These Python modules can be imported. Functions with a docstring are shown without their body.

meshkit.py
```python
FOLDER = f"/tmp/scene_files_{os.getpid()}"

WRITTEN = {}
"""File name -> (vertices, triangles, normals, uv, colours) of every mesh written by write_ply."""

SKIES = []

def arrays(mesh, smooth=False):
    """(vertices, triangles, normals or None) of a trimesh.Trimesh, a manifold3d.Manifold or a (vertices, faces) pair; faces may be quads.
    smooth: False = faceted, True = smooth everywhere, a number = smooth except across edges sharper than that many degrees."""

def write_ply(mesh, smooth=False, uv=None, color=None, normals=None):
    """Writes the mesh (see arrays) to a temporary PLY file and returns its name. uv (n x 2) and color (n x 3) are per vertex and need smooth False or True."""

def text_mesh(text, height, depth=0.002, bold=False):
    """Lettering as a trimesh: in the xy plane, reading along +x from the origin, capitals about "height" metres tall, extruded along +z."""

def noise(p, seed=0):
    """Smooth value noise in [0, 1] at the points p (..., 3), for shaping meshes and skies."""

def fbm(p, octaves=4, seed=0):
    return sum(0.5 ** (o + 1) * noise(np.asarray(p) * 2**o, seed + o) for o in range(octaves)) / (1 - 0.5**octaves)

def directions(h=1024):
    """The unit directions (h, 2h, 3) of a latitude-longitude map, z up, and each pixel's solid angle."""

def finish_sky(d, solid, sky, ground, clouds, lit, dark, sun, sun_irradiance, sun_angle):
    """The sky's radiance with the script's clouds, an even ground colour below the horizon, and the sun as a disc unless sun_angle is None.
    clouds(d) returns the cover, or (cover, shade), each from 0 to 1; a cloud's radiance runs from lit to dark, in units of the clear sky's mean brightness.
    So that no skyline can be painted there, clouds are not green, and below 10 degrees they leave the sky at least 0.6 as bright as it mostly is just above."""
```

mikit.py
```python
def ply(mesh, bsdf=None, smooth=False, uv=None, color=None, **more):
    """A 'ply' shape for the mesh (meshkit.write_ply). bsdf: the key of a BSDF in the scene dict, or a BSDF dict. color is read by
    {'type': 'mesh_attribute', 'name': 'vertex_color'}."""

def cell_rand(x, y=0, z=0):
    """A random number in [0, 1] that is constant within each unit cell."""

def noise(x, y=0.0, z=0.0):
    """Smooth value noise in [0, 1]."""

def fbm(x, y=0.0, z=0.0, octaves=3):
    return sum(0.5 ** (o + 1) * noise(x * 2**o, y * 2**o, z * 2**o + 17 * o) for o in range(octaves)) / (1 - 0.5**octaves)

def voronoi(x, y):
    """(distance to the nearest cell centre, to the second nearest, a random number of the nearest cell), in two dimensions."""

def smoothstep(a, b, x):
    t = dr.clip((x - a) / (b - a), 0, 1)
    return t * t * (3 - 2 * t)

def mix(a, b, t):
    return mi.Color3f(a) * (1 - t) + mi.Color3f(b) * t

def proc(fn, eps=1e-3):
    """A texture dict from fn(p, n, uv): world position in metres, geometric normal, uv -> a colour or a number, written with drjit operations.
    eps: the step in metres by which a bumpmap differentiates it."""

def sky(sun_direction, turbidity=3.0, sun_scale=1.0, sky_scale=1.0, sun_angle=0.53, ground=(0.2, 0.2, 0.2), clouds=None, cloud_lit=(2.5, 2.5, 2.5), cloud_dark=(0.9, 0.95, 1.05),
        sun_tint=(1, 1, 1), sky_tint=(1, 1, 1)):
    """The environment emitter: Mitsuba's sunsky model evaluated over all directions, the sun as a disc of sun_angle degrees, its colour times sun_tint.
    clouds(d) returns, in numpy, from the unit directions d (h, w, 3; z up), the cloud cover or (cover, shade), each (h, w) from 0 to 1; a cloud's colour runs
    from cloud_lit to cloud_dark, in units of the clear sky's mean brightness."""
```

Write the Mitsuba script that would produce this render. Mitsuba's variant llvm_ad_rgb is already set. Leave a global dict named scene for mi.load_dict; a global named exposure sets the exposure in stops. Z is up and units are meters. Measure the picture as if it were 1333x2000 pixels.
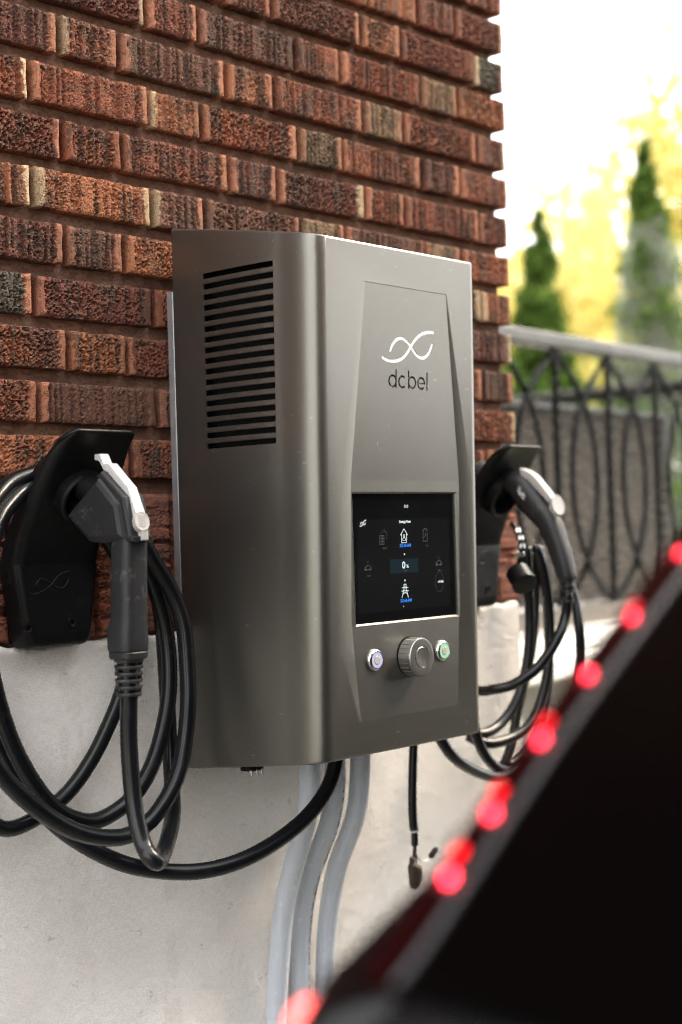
import math, random
import numpy as np, trimesh, mitsuba as mi, drjit as dr, mikit, meshkit
import shapely.geometry as sg
from shapely.ops import unary_union
from scipy.interpolate import CubicSpline
from mikit import noise, fbm, voronoi, cell_rand, smoothstep, mix, proc

# ---------------------------------------------------------------- camera, sky, exposure
# x runs along the house wall (to the right), y into the wall, z up; metres
EYE = np.array([-1.28578541, -1.59313701, 1.15])
AXIS = np.array([0.7285358, 0.68484683, 0.01484606])
UP = np.array([0.01031979, -0.03264334, 0.99941379])
T = mi.ScalarTransform4f
scene, labels = {}, {}
scene['camera'] = {'type': 'thinlens', 'fov': 25.8868, 'fov_axis': 'x', 'aperture_radius': 0.0098, 'focus_distance': 1.93,
                   'near_clip': 0.02, 'far_clip': 500.0,
                   'to_world': T().look_at(origin=EYE.tolist(), target=(EYE + AXIS).tolist(), up=UP.tolist())}
SUN = (0.72, -0.27, 0.78)
scene['sky'] = mikit.sky(SUN, turbidity=3, sun_scale=0.30, sun_angle=20, clouds=lambda d: 1.0, cloud_lit=(2.5, 2.5, 2.52), ground=(0.2, 0.2, 0.2))
exposure = 4.12

# ---------------------------------------------------------------- helpers
rng = np.random.default_rng(7)

def key_for(name):
    if name not in scene: return name
    i = 1
    while f'{name}_{i:03d}' in scene: i += 1
    return f'{name}_{i:03d}'

def add(name, mesh, bsdf, smooth=False, **kw):
    k = key_for(name)
    scene[k] = mikit.ply(mesh, bsdf, smooth=smooth, **kw)
    return k

things = set()
def thing(name, label, cat, group=None, kind=None):
    k = name; i = 1
    while k in things:
        k = f'{name}_{i:03d}'; i += 1
    things.add(k)
    labels[k] = {'label': label, 'category': cat}
    if group: labels[k]['group'] = group
    if kind: labels[k]['kind'] = kind
    return k

def structure(name, mesh, bsdf, label, cat, smooth=False, kind='structure'):
    k = add(name, mesh, bsdf, smooth)
    labels[k] = {'label': label, 'category': cat, 'kind': kind}
    return k

def tm(v, f):
    v = np.asarray(v, float); f = np.asarray(f, int)
    if f.shape[1] == 4: f = np.vstack([f[:, [0, 1, 2]], f[:, [0, 2, 3]]])
    return trimesh.Trimesh(v, f, process=False)

def cat(ms): return trimesh.util.concatenate(ms)

def box(x0, x1, y0, y1, z0, z1):
    m = trimesh.creation.box(extents=(x1 - x0, y1 - y0, z1 - z0)); m.apply_translation(((x0 + x1) / 2, (y0 + y1) / 2, (z0 + z1) / 2)); return m

def rbox(x0, x1, y0, y1, z0, z1, r=0.004, sub=1):
    s = trimesh.creation.icosphere(subdivisions=sub, radius=r).vertices
    c = np.array([[x, y, z] for x in (x0 + r, x1 - r) for y in (y0 + r, y1 - r) for z in (z0 + r, z1 - r)])
    return trimesh.convex.convex_hull((c[:, None] + s[None]).reshape(-1, 3))

def hull_of(points, r, sub=2):
    s = trimesh.creation.icosphere(subdivisions=sub).vertices
    P = [np.asarray(p) + s * rr for p, rr in zip(points, np.broadcast_to(r, (len(points),)))]
    return trimesh.convex.convex_hull(np.vstack(P))

def spline(P, step=0.006):
    P = np.asarray(P, float)
    t = np.concatenate([[0], np.cumsum(np.sqrt(np.linalg.norm(np.diff(P[:, :3], axis=0), axis=1)))])
    cs = CubicSpline(t, P)
    d = cs(np.linspace(0, t[-1], 400)); L = np.concatenate([[0], np.cumsum(np.linalg.norm(np.diff(d[:, :3], axis=0), axis=1))])
    n = max(6, int(L[-1] / step))
    return np.stack([np.interp(np.linspace(0, L[-1], n), L, d[:, k]) for k in range(P.shape[1])], 1)

def tube(P, r, sides=14, cap=True, smooth_path=True, step=0.006):
    P = np.asarray(P, float)
    if smooth_path: P = spline(P, step)
    n = len(P); r = np.broadcast_to(r, (n,)).copy()
    t = np.gradient(P, axis=0); t /= np.linalg.norm(t, axis=1, keepdims=True)
    a = np.cross(t[0], [0, 0, 1.0] if abs(t[0][2]) < 0.9 else [1.0, 0, 0]); a /= np.linalg.norm(a)
    V = []; ang = np.arange(sides) * 2 * np.pi / sides
    for i in range(n):
        a = a - t[i] * (a @ t[i]); a /= np.linalg.norm(a); b = np.cross(t[i], a)
        V.append(P[i] + r[i] * (np.cos(ang)[:, None] * a + np.sin(ang)[:, None] * b))
    V = np.vstack(V)
    i, j = np.meshgrid(np.arange(n - 1), np.arange(sides), indexing='ij')
    q = np.stack([i * sides + j, i * sides + (j + 1) % sides, (i + 1) * sides + (j + 1) % sides, (i + 1) * sides + j], -1).reshape(-1, 4)
    f = np.vstack([q[:, [0, 1, 2]], q[:, [0, 2, 3]]])
    if cap:
        V = np.vstack([V, P[:1], P[-1:]]); k = np.arange(sides)
        f = np.vstack([f, np.stack([(k + 1) % sides, k, k * 0 + n * sides], 1), np.stack([(n - 1) * sides + k, (n - 1) * sides + (k + 1) % sides, k * 0 + n * sides + 1], 1)])
    return trimesh.Trimesh(V, f, process=False)

def loft(rings, cap=True, closed=True):
    """rings: list of (k,3) arrays of equal length"""
    R = np.array(rings); n, k = R.shape[:2]; V = R.reshape(-1, 3)
    i, j = np.meshgrid(np.arange(n - 1), np.arange(k if closed else k - 1), indexing='ij')
    q = np.stack([i * k + j, i * k + (j + 1) % k, (i + 1) * k + (j + 1) % k, (i + 1) * k + j], -1).reshape(-1, 4)
    f = [q[:, [0, 1, 2]], q[:, [0, 2, 3]]]
    if cap:
        c0, c1 = R[0].mean(0), R[-1].mean(0); V = np.vstack([V, c0, c1]); m = np.arange(k)
        f += [np.stack([(m + 1) % k, m, m * 0 + n * k], 1), np.stack([(n - 1) * k + m, (n - 1) * k + (m + 1) % k, m * 0 + n * k + 1], 1)]
    return trimesh.Trimesh(V, np.vstack(f), process=False)

def offset_poly(P, d):
    """inward offset of a simple polygon (counter-clockwise) by moving its vertices along the mitre"""
    P = np.asarray(P, float); e = np.roll(P, -1, 0) - P; e /= np.linalg.norm(e, axis=1, keepdims=True)
    nrm = np.stack([-e[:, 1], e[:, 0]], 1); n0 = np.roll(nrm, 1, 0)
    b = n0 + nrm; b /= np.maximum((b * nrm).sum(1, keepdims=True), 0.35)
    return P + b * d

def prism(P, a, b, bevel=0.003, frame=None):
    """polygon P (2D) extruded from a to b with bevelled edges; frame maps (u, v, w) to 3D"""
    P = np.asarray(P, float)
    if sg.Polygon(P).exterior.is_ccw is False: P = P[::-1]
    h = bevel * 0.3
    levels = [(bevel, a), (h, a + h), (0, a + bevel), (0, b - bevel), (h, b - h), (bevel, b)]
    rings = [np.c_[offset_poly(P, d) if d else P, np.full(len(P), w)] for d, w in levels]
    n, k = len(rings), len(P); V = np.vstack(rings)
    i, j = np.meshgrid(np.arange(n - 1), np.arange(k), indexing='ij')
    q = np.stack([i * k + j, i * k + (j + 1) % k, (i + 1) * k + (j + 1) % k, (i + 1) * k + j], -1).reshape(-1, 4)
    F = [q[:, [0, 1, 2]], q[:, [0, 2, 3]]]
    for ring, off, fl in ((rings[0], 0, True), (rings[-1], (n - 1) * k, False)):
        tv, tf = trimesh.creation.triangulate_polygon(sg.Polygon(ring[:, :2]), engine='earcut')
        idx = np.array([np.argmin(((ring[:, :2] - q_) ** 2).sum(1)) for q_ in tv])[tf] + off
        c = np.cross(V[idx[:, 1]] - V[idx[:, 0]], V[idx[:, 2]] - V[idx[:, 0]])[:, 2]
        want = -1 if fl else 1
        idx = np.where((np.sign(c) == want)[:, None], idx, idx[:, ::-1]); F.append(idx)
    m = trimesh.Trimesh(V, np.vstack(F), process=False)
    if frame is not None:
        m.vertices = frame(m.vertices)
    m.fix_normals() if m.is_watertight else None
    return m

def poly_extrude(shape, a, b, frame=None):
    """shapely shape extruded from a to b"""
    ms = []
    for g in getattr(shape, 'geoms', [shape]):
        if g.is_empty or g.area < 1e-10: continue
        m = trimesh.creation.extrude_polygon(g, b - a, engine='earcut'); m.apply_translation((0, 0, a)); ms.append(m)
    m = cat(ms)
    if frame is not None: m.vertices = frame(m.vertices)
    return m

def lathe(profile, origin, axis, n=40):
    """profile of (radius, height) turned about axis at origin"""
    m = trimesh.creation.revolve(np.asarray(profile, float), sections=n)
    M = trimesh.geometry.align_vectors([0, 0, 1], np.asarray(axis, float)); M[:3, 3] = origin
    m.apply_transform(M); return m

# ---------------------------------------------------------------- materials
def mat(key, **kw):
    two = kw.pop('two', True); bump = kw.pop('bump', None)
    d = {'type': 'principled', **kw}
    if bump: d = {'type': 'bumpmap', 'texture': bump[0], 'scale': bump[1], 'nested': d}
    scene[key] = {'type': 'twosided', 'nested': d} if two else d

def rgb(*c): return {'type': 'rgb', 'value': list(c)}

def brick_color(p, n, uv):
    s = dr.floor(uv.x); u = uv.x - s; L = dr.floor(uv.y) * 0.001; v = uv.y - dr.floor(uv.y)
    r1, r2, r3, r4 = cell_rand(s, 1), cell_rand(s, 2), cell_rand(s, 3), cell_rand(s, 4)
    base = mix((0.178, 0.055, 0.027), (0.102, 0.034, 0.023), smoothstep(0.10, 0.85, r1))
    base = mix(base, (0.100, 0.044, 0.028), smoothstep(0.80, 0.83, cell_rand(s, 11)))
    base = mix(base, (0.235, 0.088, 0.042), smoothstep(0.84, 0.87, cell_rand(s, 12)))
    base = mix(base, (0.16, 0.10, 0.055), smoothstep(0.88, 0.90, r2) * smoothstep(0.12, 0.10, L))
    base = mix(base, (0.085, 0.078, 0.058), smoothstep(0.95, 0.955, r2) * smoothstep(0.12, 0.10, L))
    x, y, z = p.x, p.y, p.z
    g1 = noise(x * 640, y * 640, z * 640); g2 = noise(x * 300 + 5, y * 300, z * 300)
    g = 0.55 * g1 + 0.45 * g2
    big = fbm(x * 24 + 7 * s, z * 30, 3.0, octaves=3)
    stripe = noise(x * 190 + 31 * s, z * 10, 1.0)
    st = 0.10 + smoothstep(0.25, 0.75, r3) * 0.24
    dark = smoothstep(0.45, 0.60, (0.66 - st) * g + 0.26 * big + st * stripe + 0.08 * r4)
    col = mix(base, (0.028, 0.0185, 0.0135), 0.80 * dark)
    soot = smoothstep(0.52, 0.66, fbm(x * 38 + 3 * s, z * 45, 9.0, octaves=3) * 0.6 + 0.4 * g)
    col = mix(col, (0.034, 0.025, 0.020), 0.55 * soot)
    light = smoothstep(0.66, 0.80, 0.7 * noise(x * 480, y * 480, z * 380) + 0.3 * stripe)
    col = mix(col, (0.27, 0.14, 0.09), 0.4 * light)
    wob = 0.006 * (noise(z * 120, s * 3.0, 2.0) - 0.5) + 0.004 * (noise(z * 420, s * 5.0, 4.0) - 0.5)
    wl, wr = 0.0095 + 0.007 * (r3 - 0.5) + wob, 0.0105 + 0.008 * (r4 - 0.5) + wob
    endl, endr = smoothstep(wl + 0.0012, wl - 0.0012, u), smoothstep(wr + 0.0012, wr - 0.0012, L - u)
    el = mix((0.29, 0.118, 0.068), (0.42, 0.31, 0.19), smoothstep(0.84, 0.88, cell_rand(s, 5)))
    er = mix((0.31, 0.130, 0.075), (0.44, 0.33, 0.20), smoothstep(0.76, 0.80, cell_rand(s, 6)))
    spot = 1 - 0.6 * smoothstep(0.50, 0.66, 0.6 * g1 + 0.4 * fbm(x * 90, y * 90, z * 90, octaves=2))
    keepl = smoothstep(0.22, 0.3, cell_rand(s, 7)) * (0.35 + 0.65 * cell_rand(s, 9)); keepr = smoothstep(0.15, 0.2, cell_rand(s, 8)) * (0.5 + 0.5 * cell_rand(s, 10))
    col = mix(col, el * spot, endl * keepl); col = mix(col, er * spot, endr * keepr)
    return col
mat('brick_clay', base_color=proc(brick_color), roughness=0.85, specular=0.3)

def soldier_color(p, n, uv):
    s = dr.floor(uv.x); r1 = cell_rand(s, 1)
    g = fbm(p.x * 300, p.y * 300, p.z * 300, octaves=2); st = noise(p.x * 20, 1.0, p.z * 160)
    col = mix((0.27, 0.095, 0.055), (0.17, 0.066, 0.045), r1)
    return mix(col, (0.035, 0.024, 0.02), 0.75 * smoothstep(0.48, 0.62, 0.6 * g + 0.4 * st))
mat('soldier_clay', base_color=proc(soldier_color), roughness=0.85, specular=0.3)

def mortar_color(p, n, uv):
    g = fbm(p.x * 60, p.y * 60, p.z * 60, octaves=3); h = fbm(p.x * 300, p.y * 300, p.z * 300, octaves=2)
    c = mix((0.165, 0.090, 0.066), (0.25, 0.148, 0.11), smoothstep(0.35, 0.65, g))
    return mix(c, (0.11, 0.062, 0.047), 0.6 * smoothstep(0.5, 0.65, h))
mat('mortar', base_color=proc(mortar_color), roughness=0.9, specular=0.2,
    bump=(proc(lambda p, n, uv: fbm(p.x * 180, p.y * 180, p.z * 180, octaves=3)), 0.003))

def stucco_color(p, n, uv):
    a = fbm(p.x * 5, p.y * 5, p.z * 3, octaves=4)
    c = mix((0.69, 0.662, 0.625), (0.755, 0.73, 0.695), smoothstep(0.35, 0.65, a))
    run = smoothstep(0.60, 0.75, fbm(p.x * 26, 4.0, p.z * 2.2, octaves=3)) * smoothstep(0.4, 0.6, fbm(p.x * 60, 1.0, p.z * 30, octaves=2))
    c = mix(c, (0.58, 0.50, 0.45), 0.28 * run)
    grit = noise(p.x * 520, p.y * 520, p.z * 520)
    c = c * (0.86 + 0.24 * grit)
    rub = smoothstep(0.62, 0.72, fbm(p.x * 9 + 11, 2.0, p.z * 9, octaves=5))
    c = mix(c, (0.56, 0.53, 0.50), 0.22 * rub)
    sp = smoothstep(0.86, 0.92, noise(p.x * 55, 5.0, p.z * 45) * 0.8 + 0.2 * noise(p.x * 400, 1.0, p.z * 300))
    c = mix(c, (0.20, 0.17, 0.15), 0.3 * sp)
    return c
def stucco_bump(p, n, uv):
    return fbm(p.x * 240, p.y * 240, p.z * 240, octaves=2) + 1.2 * fbm(p.x * 70, p.y * 70, p.z * 70, octaves=2) 
mat('stucco', base_color=proc(stucco_color), roughness=0.9, specular=0.2, bump=(proc(stucco_bump), 0.0011))

mat('graphite_metal', base_color=proc(lambda p, n, uv: mix(mix((0.178, 0.171, 0.155), (0.202, 0.194, 0.176), fbm(p.x * 900, p.y * 900, p.z * 900, octaves=2)), (0.42, 0.41, 0.39), 0.6 * smoothstep(0.90, 0.94, noise(p.x * 210, p.y * 210, p.z * 210)) * smoothstep(0.5, 0.7, noise(p.x * 23, p.y * 23, p.z * 23)))), metallic=0.95, roughness=0.38, specular=0.5,
    bump=(proc(lambda p, n, uv: noise(p.x * 1300, p.y * 1300, p.z * 1300), eps=3e-4), 0.00004))
mat('galvanised', base_color=rgb(0.50, 0.52, 0.54), metallic=0.8, roughness=0.42)
mat('chrome', base_color=rgb(0.75, 0.75, 0.76), metallic=1.0, roughness=0.16)
mat('knob_metal', base_color=rgb(0.30, 0.29, 0.275), metallic=0.9, roughness=0.33)
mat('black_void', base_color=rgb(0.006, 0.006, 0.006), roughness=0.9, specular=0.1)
mat('screen_glass', base_color=rgb(0.004, 0.004, 0.005), roughness=0.06, specular=0.5)
mat('white_inlay', base_color=rgb(0.82, 0.82, 0.85), roughness=0.5)
def scuffed(base, scuff, scale=1.0):
    def f(p, n, uv):
        a = smoothstep(0.56, 0.74, fbm(p.x * 40 * scale, p.y * 40 * scale, p.z * 55 * scale, octaves=4))
        b = smoothstep(0.5, 0.66, noise(p.x * 900, p.y * 900, p.z * 260) * 0.6 + 0.4 * noise(p.x * 300, p.y * 300, p.z * 120))
        return mix(base, scuff, 0.28 * a * b)
    return f
mat('holster_plastic', base_color=proc(scuffed((0.0028, 0.003, 0.0036), (0.02, 0.021, 0.022))), roughness=0.42, specular=0.24)
mat('grip_plastic', base_color=proc(scuffed((0.012, 0.0127, 0.0146), (0.12, 0.115, 0.11))), roughness=0.48, specular=0.40,
    bump=(proc(lambda p, n, uv: noise(p.x * 1200, p.y * 1200, p.z * 1200), eps=3e-4), 0.00012))
mat('cable_rubber', base_color=proc(scuffed((0.0045, 0.0052, 0.0065), (0.035, 0.037, 0.039))), roughness=0.27, specular=0.34)
mat('white_plastic', base_color=rgb(0.42, 0.41, 0.40), roughness=0.42)
mat('button_plastic', base_color=rgb(0.34, 0.325, 0.31), roughness=0.5)
mat('groove_grey', base_color=rgb(0.22, 0.21, 0.21), roughness=0.6)
mat('print_ink', base_color=rgb(0.10, 0.10, 0.11), roughness=0.6)
mat('pale_print', base_color=rgb(0.55, 0.55, 0.55), roughness=0.6)
def conduit_color(p, n, uv):
    s = smoothstep(0.80, 0.84, noise(p.x * 160, p.y * 160, p.z * 130))
    return mix((0.44, 0.475, 0.525), (0.64, 0.65, 0.67), 0.35 * s)
mat('conduit_grey', base_color=proc(conduit_color), roughness=0.38, specular=0.5)
mat('brass', base_color=rgb(0.035, 0.025, 0.013), metallic=0.3, roughness=0.6)
mat('steel', base_color=rgb(0.5, 0.5, 0.5), metallic=0.9, roughness=0.35)
mat('car_paint', base_color=rgb(0.0015, 0.0015, 0.0018), roughness=0.12, specular=0.16)
mat('car_trim', base_color=rgb(0.0004, 0.0004, 0.0005), roughness=0.10, specular=0.06)
mat('car_glass', base_color=rgb(0.003, 0.003, 0.004), roughness=0.05, specular=0.4)
mat('edge_metal', base_color=rgb(0.022, 0.022, 0.026), metallic=0.2, roughness=0.35)
mat('red_lens', base_color=rgb(0.006, 0.0003, 0.0005), roughness=0.12, specular=0.15)
mat('tyre', base_color=rgb(0.015, 0.015, 0.015), roughness=0.8)
mat('rail_iron', base_color=proc(lambda p, n, uv: mix((0.002, 0.003, 0.0035), (0.012, 0.014, 0.0135), smoothstep(0.55, 0.7, fbm(p.x * 60, p.y * 60, p.z * 60)))), roughness=0.55, specular=0.14)
mat('rail_cap', base_color=proc(lambda p, n, uv: mix((0.040, 0.039, 0.030), (0.072, 0.070, 0.056), smoothstep(0.45, 0.65, fbm(p.x * 14, p.y * 40, p.z * 40)))), roughness=0.35, specular=0.5)
mat('screen_weave', base_color=proc(lambda p, n, uv: mix((0.085, 0.075, 0.064), (0.165, 0.147, 0.127), noise(p.x * 40, p.y * 40, p.z * 90))), roughness=0.8)
mat('concrete', base_color=proc(lambda p, n, uv: mix((0.30, 0.29, 0.27), (0.42, 0.41, 0.39), fbm(p.x * 6, p.y * 6, p.z * 6, octaves=4))), roughness=0.9)
mat('white_paint', base_color=proc(lambda p, n, uv: mix((0.72, 0.71, 0.67), (0.80, 0.79, 0.76), fbm(p.x * 12, p.y * 12, p.z * 12, octaves=3))), roughness=0.6)
mat('asphalt', base_color=proc(lambda p, n, uv: mix((0.085, 0.083, 0.08), (0.14, 0.137, 0.13), fbm(p.x * 40, p.y * 40, 1.0, octaves=4))), roughness=0.9)
mat('lawn_soil', base_color=proc(lambda p, n, uv: mix((0.06, 0.09, 0.03), (0.16, 0.15, 0.05), fbm(p.x * 3, p.y * 3, 1.0, octaves=4))), roughness=0.95)
mat('bark', base_color=rgb(0.10, 0.075, 0.055), roughness=0.9)
def leafmat(key, fn, trans):
    scene[key] = {'type': 'principledthin', 'base_color': proc(fn), 'roughness': 0.6, 'diff_trans': trans}
leafmat('cedar_leaf', lambda p, n, uv: mix((0.05, 0.10, 0.02), (0.13, 0.21, 0.045), noise(p.x * 9, p.y * 9, p.z * 9)), 0.5)
leafmat('maple_leaf', lambda p, n, uv: mix((0.66, 0.56, 0.15), (0.72, 0.67, 0.32), noise(p.x * 1.3, p.y * 1.3, p.z * 1.3)), 1.0)
mat('net_strand', base_color=rgb(0.66, 0.70, 0.60), roughness=0.6)
mat('neighbour_brick', base_color=proc(lambda p, n, uv: mix((0.16, 0.095, 0.065), (0.24, 0.14, 0.095), noise(p.x * 5, p.y * 5, p.z * 14))), roughness=0.9)
mat('roof_dark', base_color=rgb(0.08, 0.075, 0.07), roughness=0.9)
mat('window_dark', base_color=rgb(0.02, 0.022, 0.025), roughness=0.08)
mat('reflection_grey', base_color=rgb(0.06, 0.06, 0.054), metallic=0.3, roughness=0.25, clearcoat=1.0)  # grey put in for the pale wall mirrored in the black wing
mat('dim_pixel', base_color=rgb(0.035, 0.037, 0.037), roughness=0.5)
mat('siding', base_color=rgb(0.30, 0.28, 0.26), roughness=0.8)

# ---------------------------------------------------------------- setting: ground
def sheet(x0, x1, y0, y1, z): return tm([[x0, y0, z], [x1, y0, z], [x1, y1, z], [x0, y1, z]], [[0, 1, 2, 3]])
structure('ground', sheet(-150, 150, -150, 150, 0.0), 'lawn_soil', 'grassy ground beyond the driveway and porch', 'ground')
structure('driveway', sheet(-9, 9, -4.2, -0.02, 0.004), 'asphalt', 'dark asphalt driveway running along the house wall under the black car', 'driveway')

# ---------------------------------------------------------------- the brick house
COURSE, PER, SOFF, TOP0 = 0.07, 0.29674, 0.14795, 1.84889      # bond measured on the wall
LS, LH, JV = 0.1885, 0.0888, 0.0100
BH, CORNER = 0.0525, 0.8725
house = thing('brick_house', 'red rug brick house with raked joints on a pale stucco foundation', 'house')

def brick_mesh(L, H, seed, step=0.0021, horizontal=False, D=0.030, corner=False):
    r = np.random.default_rng(1000 + seed)
    m = 0.0045                                                       # rounded arris
    # profile across: parameter positions and depths for the border
    nx, nz = max(3, int((L - 2 * m) / step)), max(3, int((H - 2 * m) / step))
    us = np.r_[0, 0, 0.0011, np.linspace(m, L - m, nx), L - 0.0011, L, L]; ud = np.r_[D, 0.0035, 0.0011, np.zeros(nx), 0.0011, 0.0035, D]
    vs = np.r_[0, 0, 0.0011, np.linspace(m, H - m, nz), H - 0.0011, H, H]; vd = np.r_[D, 0.0035, 0.0011, np.zeros(nz), 0.0011, 0.0035, D]
    U, V = np.meshgrid(us, vs, indexing='ij'); Dp = np.maximum(ud[:, None], vd[None, :])
    o = r.random(3) * 50
    q = lambda a, b, c=0: np.stack([U * a + o[0], V * b + o[1], np.full_like(U, c + o[2])], -1)
    tear = meshkit.fbm(q(400, 400), 2, seed)                          # torn clay
    lines = meshkit.noise(q(230, 8, 5), seed + 3) if not horizontal else meshkit.noise(q(9, 150, 5), seed + 3)
    big = meshkit.fbm(q(28, 28, 9), 2, seed + 5)
    scored = r.random() < (0.75 if L < 0.12 else 0.45); amt = r.uniform(0.45, 0.72) if scored else r.uniform(0.05, 0.30)
    rough = (1 - amt) * tear + amt * lines
    pit = np.clip((rough - 0.46) / 0.16, 0, 1)
    e = np.minimum(U, L - U); edge = 0.010 + 0.006 * (meshkit.noise(q(2, 160, 3), seed + 9) - 0.5)
    inner = np.clip((e - edge) / 0.002, 0, 1) if not horizontal else np.clip((np.minimum(V, H - V) - 0.017 - 0.004 * (meshkit.noise(q(160, 2, 3), seed + 9) - 0.5)) / 0.003, 0, 1)
    depth = (0.0006 + 0.0042 * pit + (0.0 if not horizontal else 0.003 * np.clip((lines - .5) / .15, 0, 1))) * inner + 0.0005 * (tear - 0.5) + 0.0018 * (big - 0.5) + (0.00034 * inner + 0.00006) * r.normal(size=U.shape)
    front = Dp < 0.02
    Y = Dp + np.where(front, depth, 0)
    wob = np.where(front, 1, 0.4) * 0.0022
    Z = V + wob * (meshkit.fbm(q(70, 5, 11), 3, seed + 7) - 0.5) * (np.abs(V - H / 2) / (H / 2)) * 2
    X = U + wob * (meshkit.fbm(q(5, 70, 13), 3, seed + 8) - 0.5) * (np.abs(U - L / 2) / (L / 2)) * 1.6
    n1, n2 = U.shape; i, j = np.meshgrid(np.arange(n1 - 1), np.arange(n2 - 1), indexing='ij')
    f = np.stack([i * n2 + j, (i + 1) * n2 + j, (i + 1) * n2 + j + 1, i * n2 + j + 1], -1).reshape(-1, 4)
    P = np.stack([X, Y, Z], -1).reshape(-1, 3)
    uv = np.stack([seed + np.clip(U.ravel(), 0.0005, 0.4), round(L * 1000) + 0.05 + 0.9 * np.clip(V.ravel() / H, 0, 1)], 1)
    return P, np.vstack([f[:, [0, 1, 2]], f[:, [0, 2, 3]]]), uv

coarse = []
seed = 1
def place_brick(x, z, L, H, fine, horizontal=False, mat_='brick_clay', tilt=True):
    global seed
    seed += 1
    r = np.random.default_rng(seed)
    proud = r.uniform(-0.0025, 0.0025)
    if not fine:
        coarse.append(box(x, x + L, proud, proud + 0.03, z, z + H)); return
    far = x > 0.62 or z > 2.05
    P, F, uv = brick_mesh(L, H, seed, step=0.0022 if far else 0.0015, horizontal=horizontal, D=0.09 if x + L > CORNER - 0.004 else 0.030)
    a = r.uniform(-0.010, 0.010) if tilt else 0
    P = P + [0, proud, 0]
    P[:, 1] += (P[:, 0] - L / 2) * a
    P[:, 2] += (P[:, 0] - L / 2) * r.uniform(-0.006, 0.006)
    m = trimesh.Trimesh(P + [x, 0, z + r.uniform(-0.0008, 0.0008)], F, process=False)
    k = key_for(house + '__brick'); scene[k] = mikit.ply(m, mat_, smooth=False, uv=uv)

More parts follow.
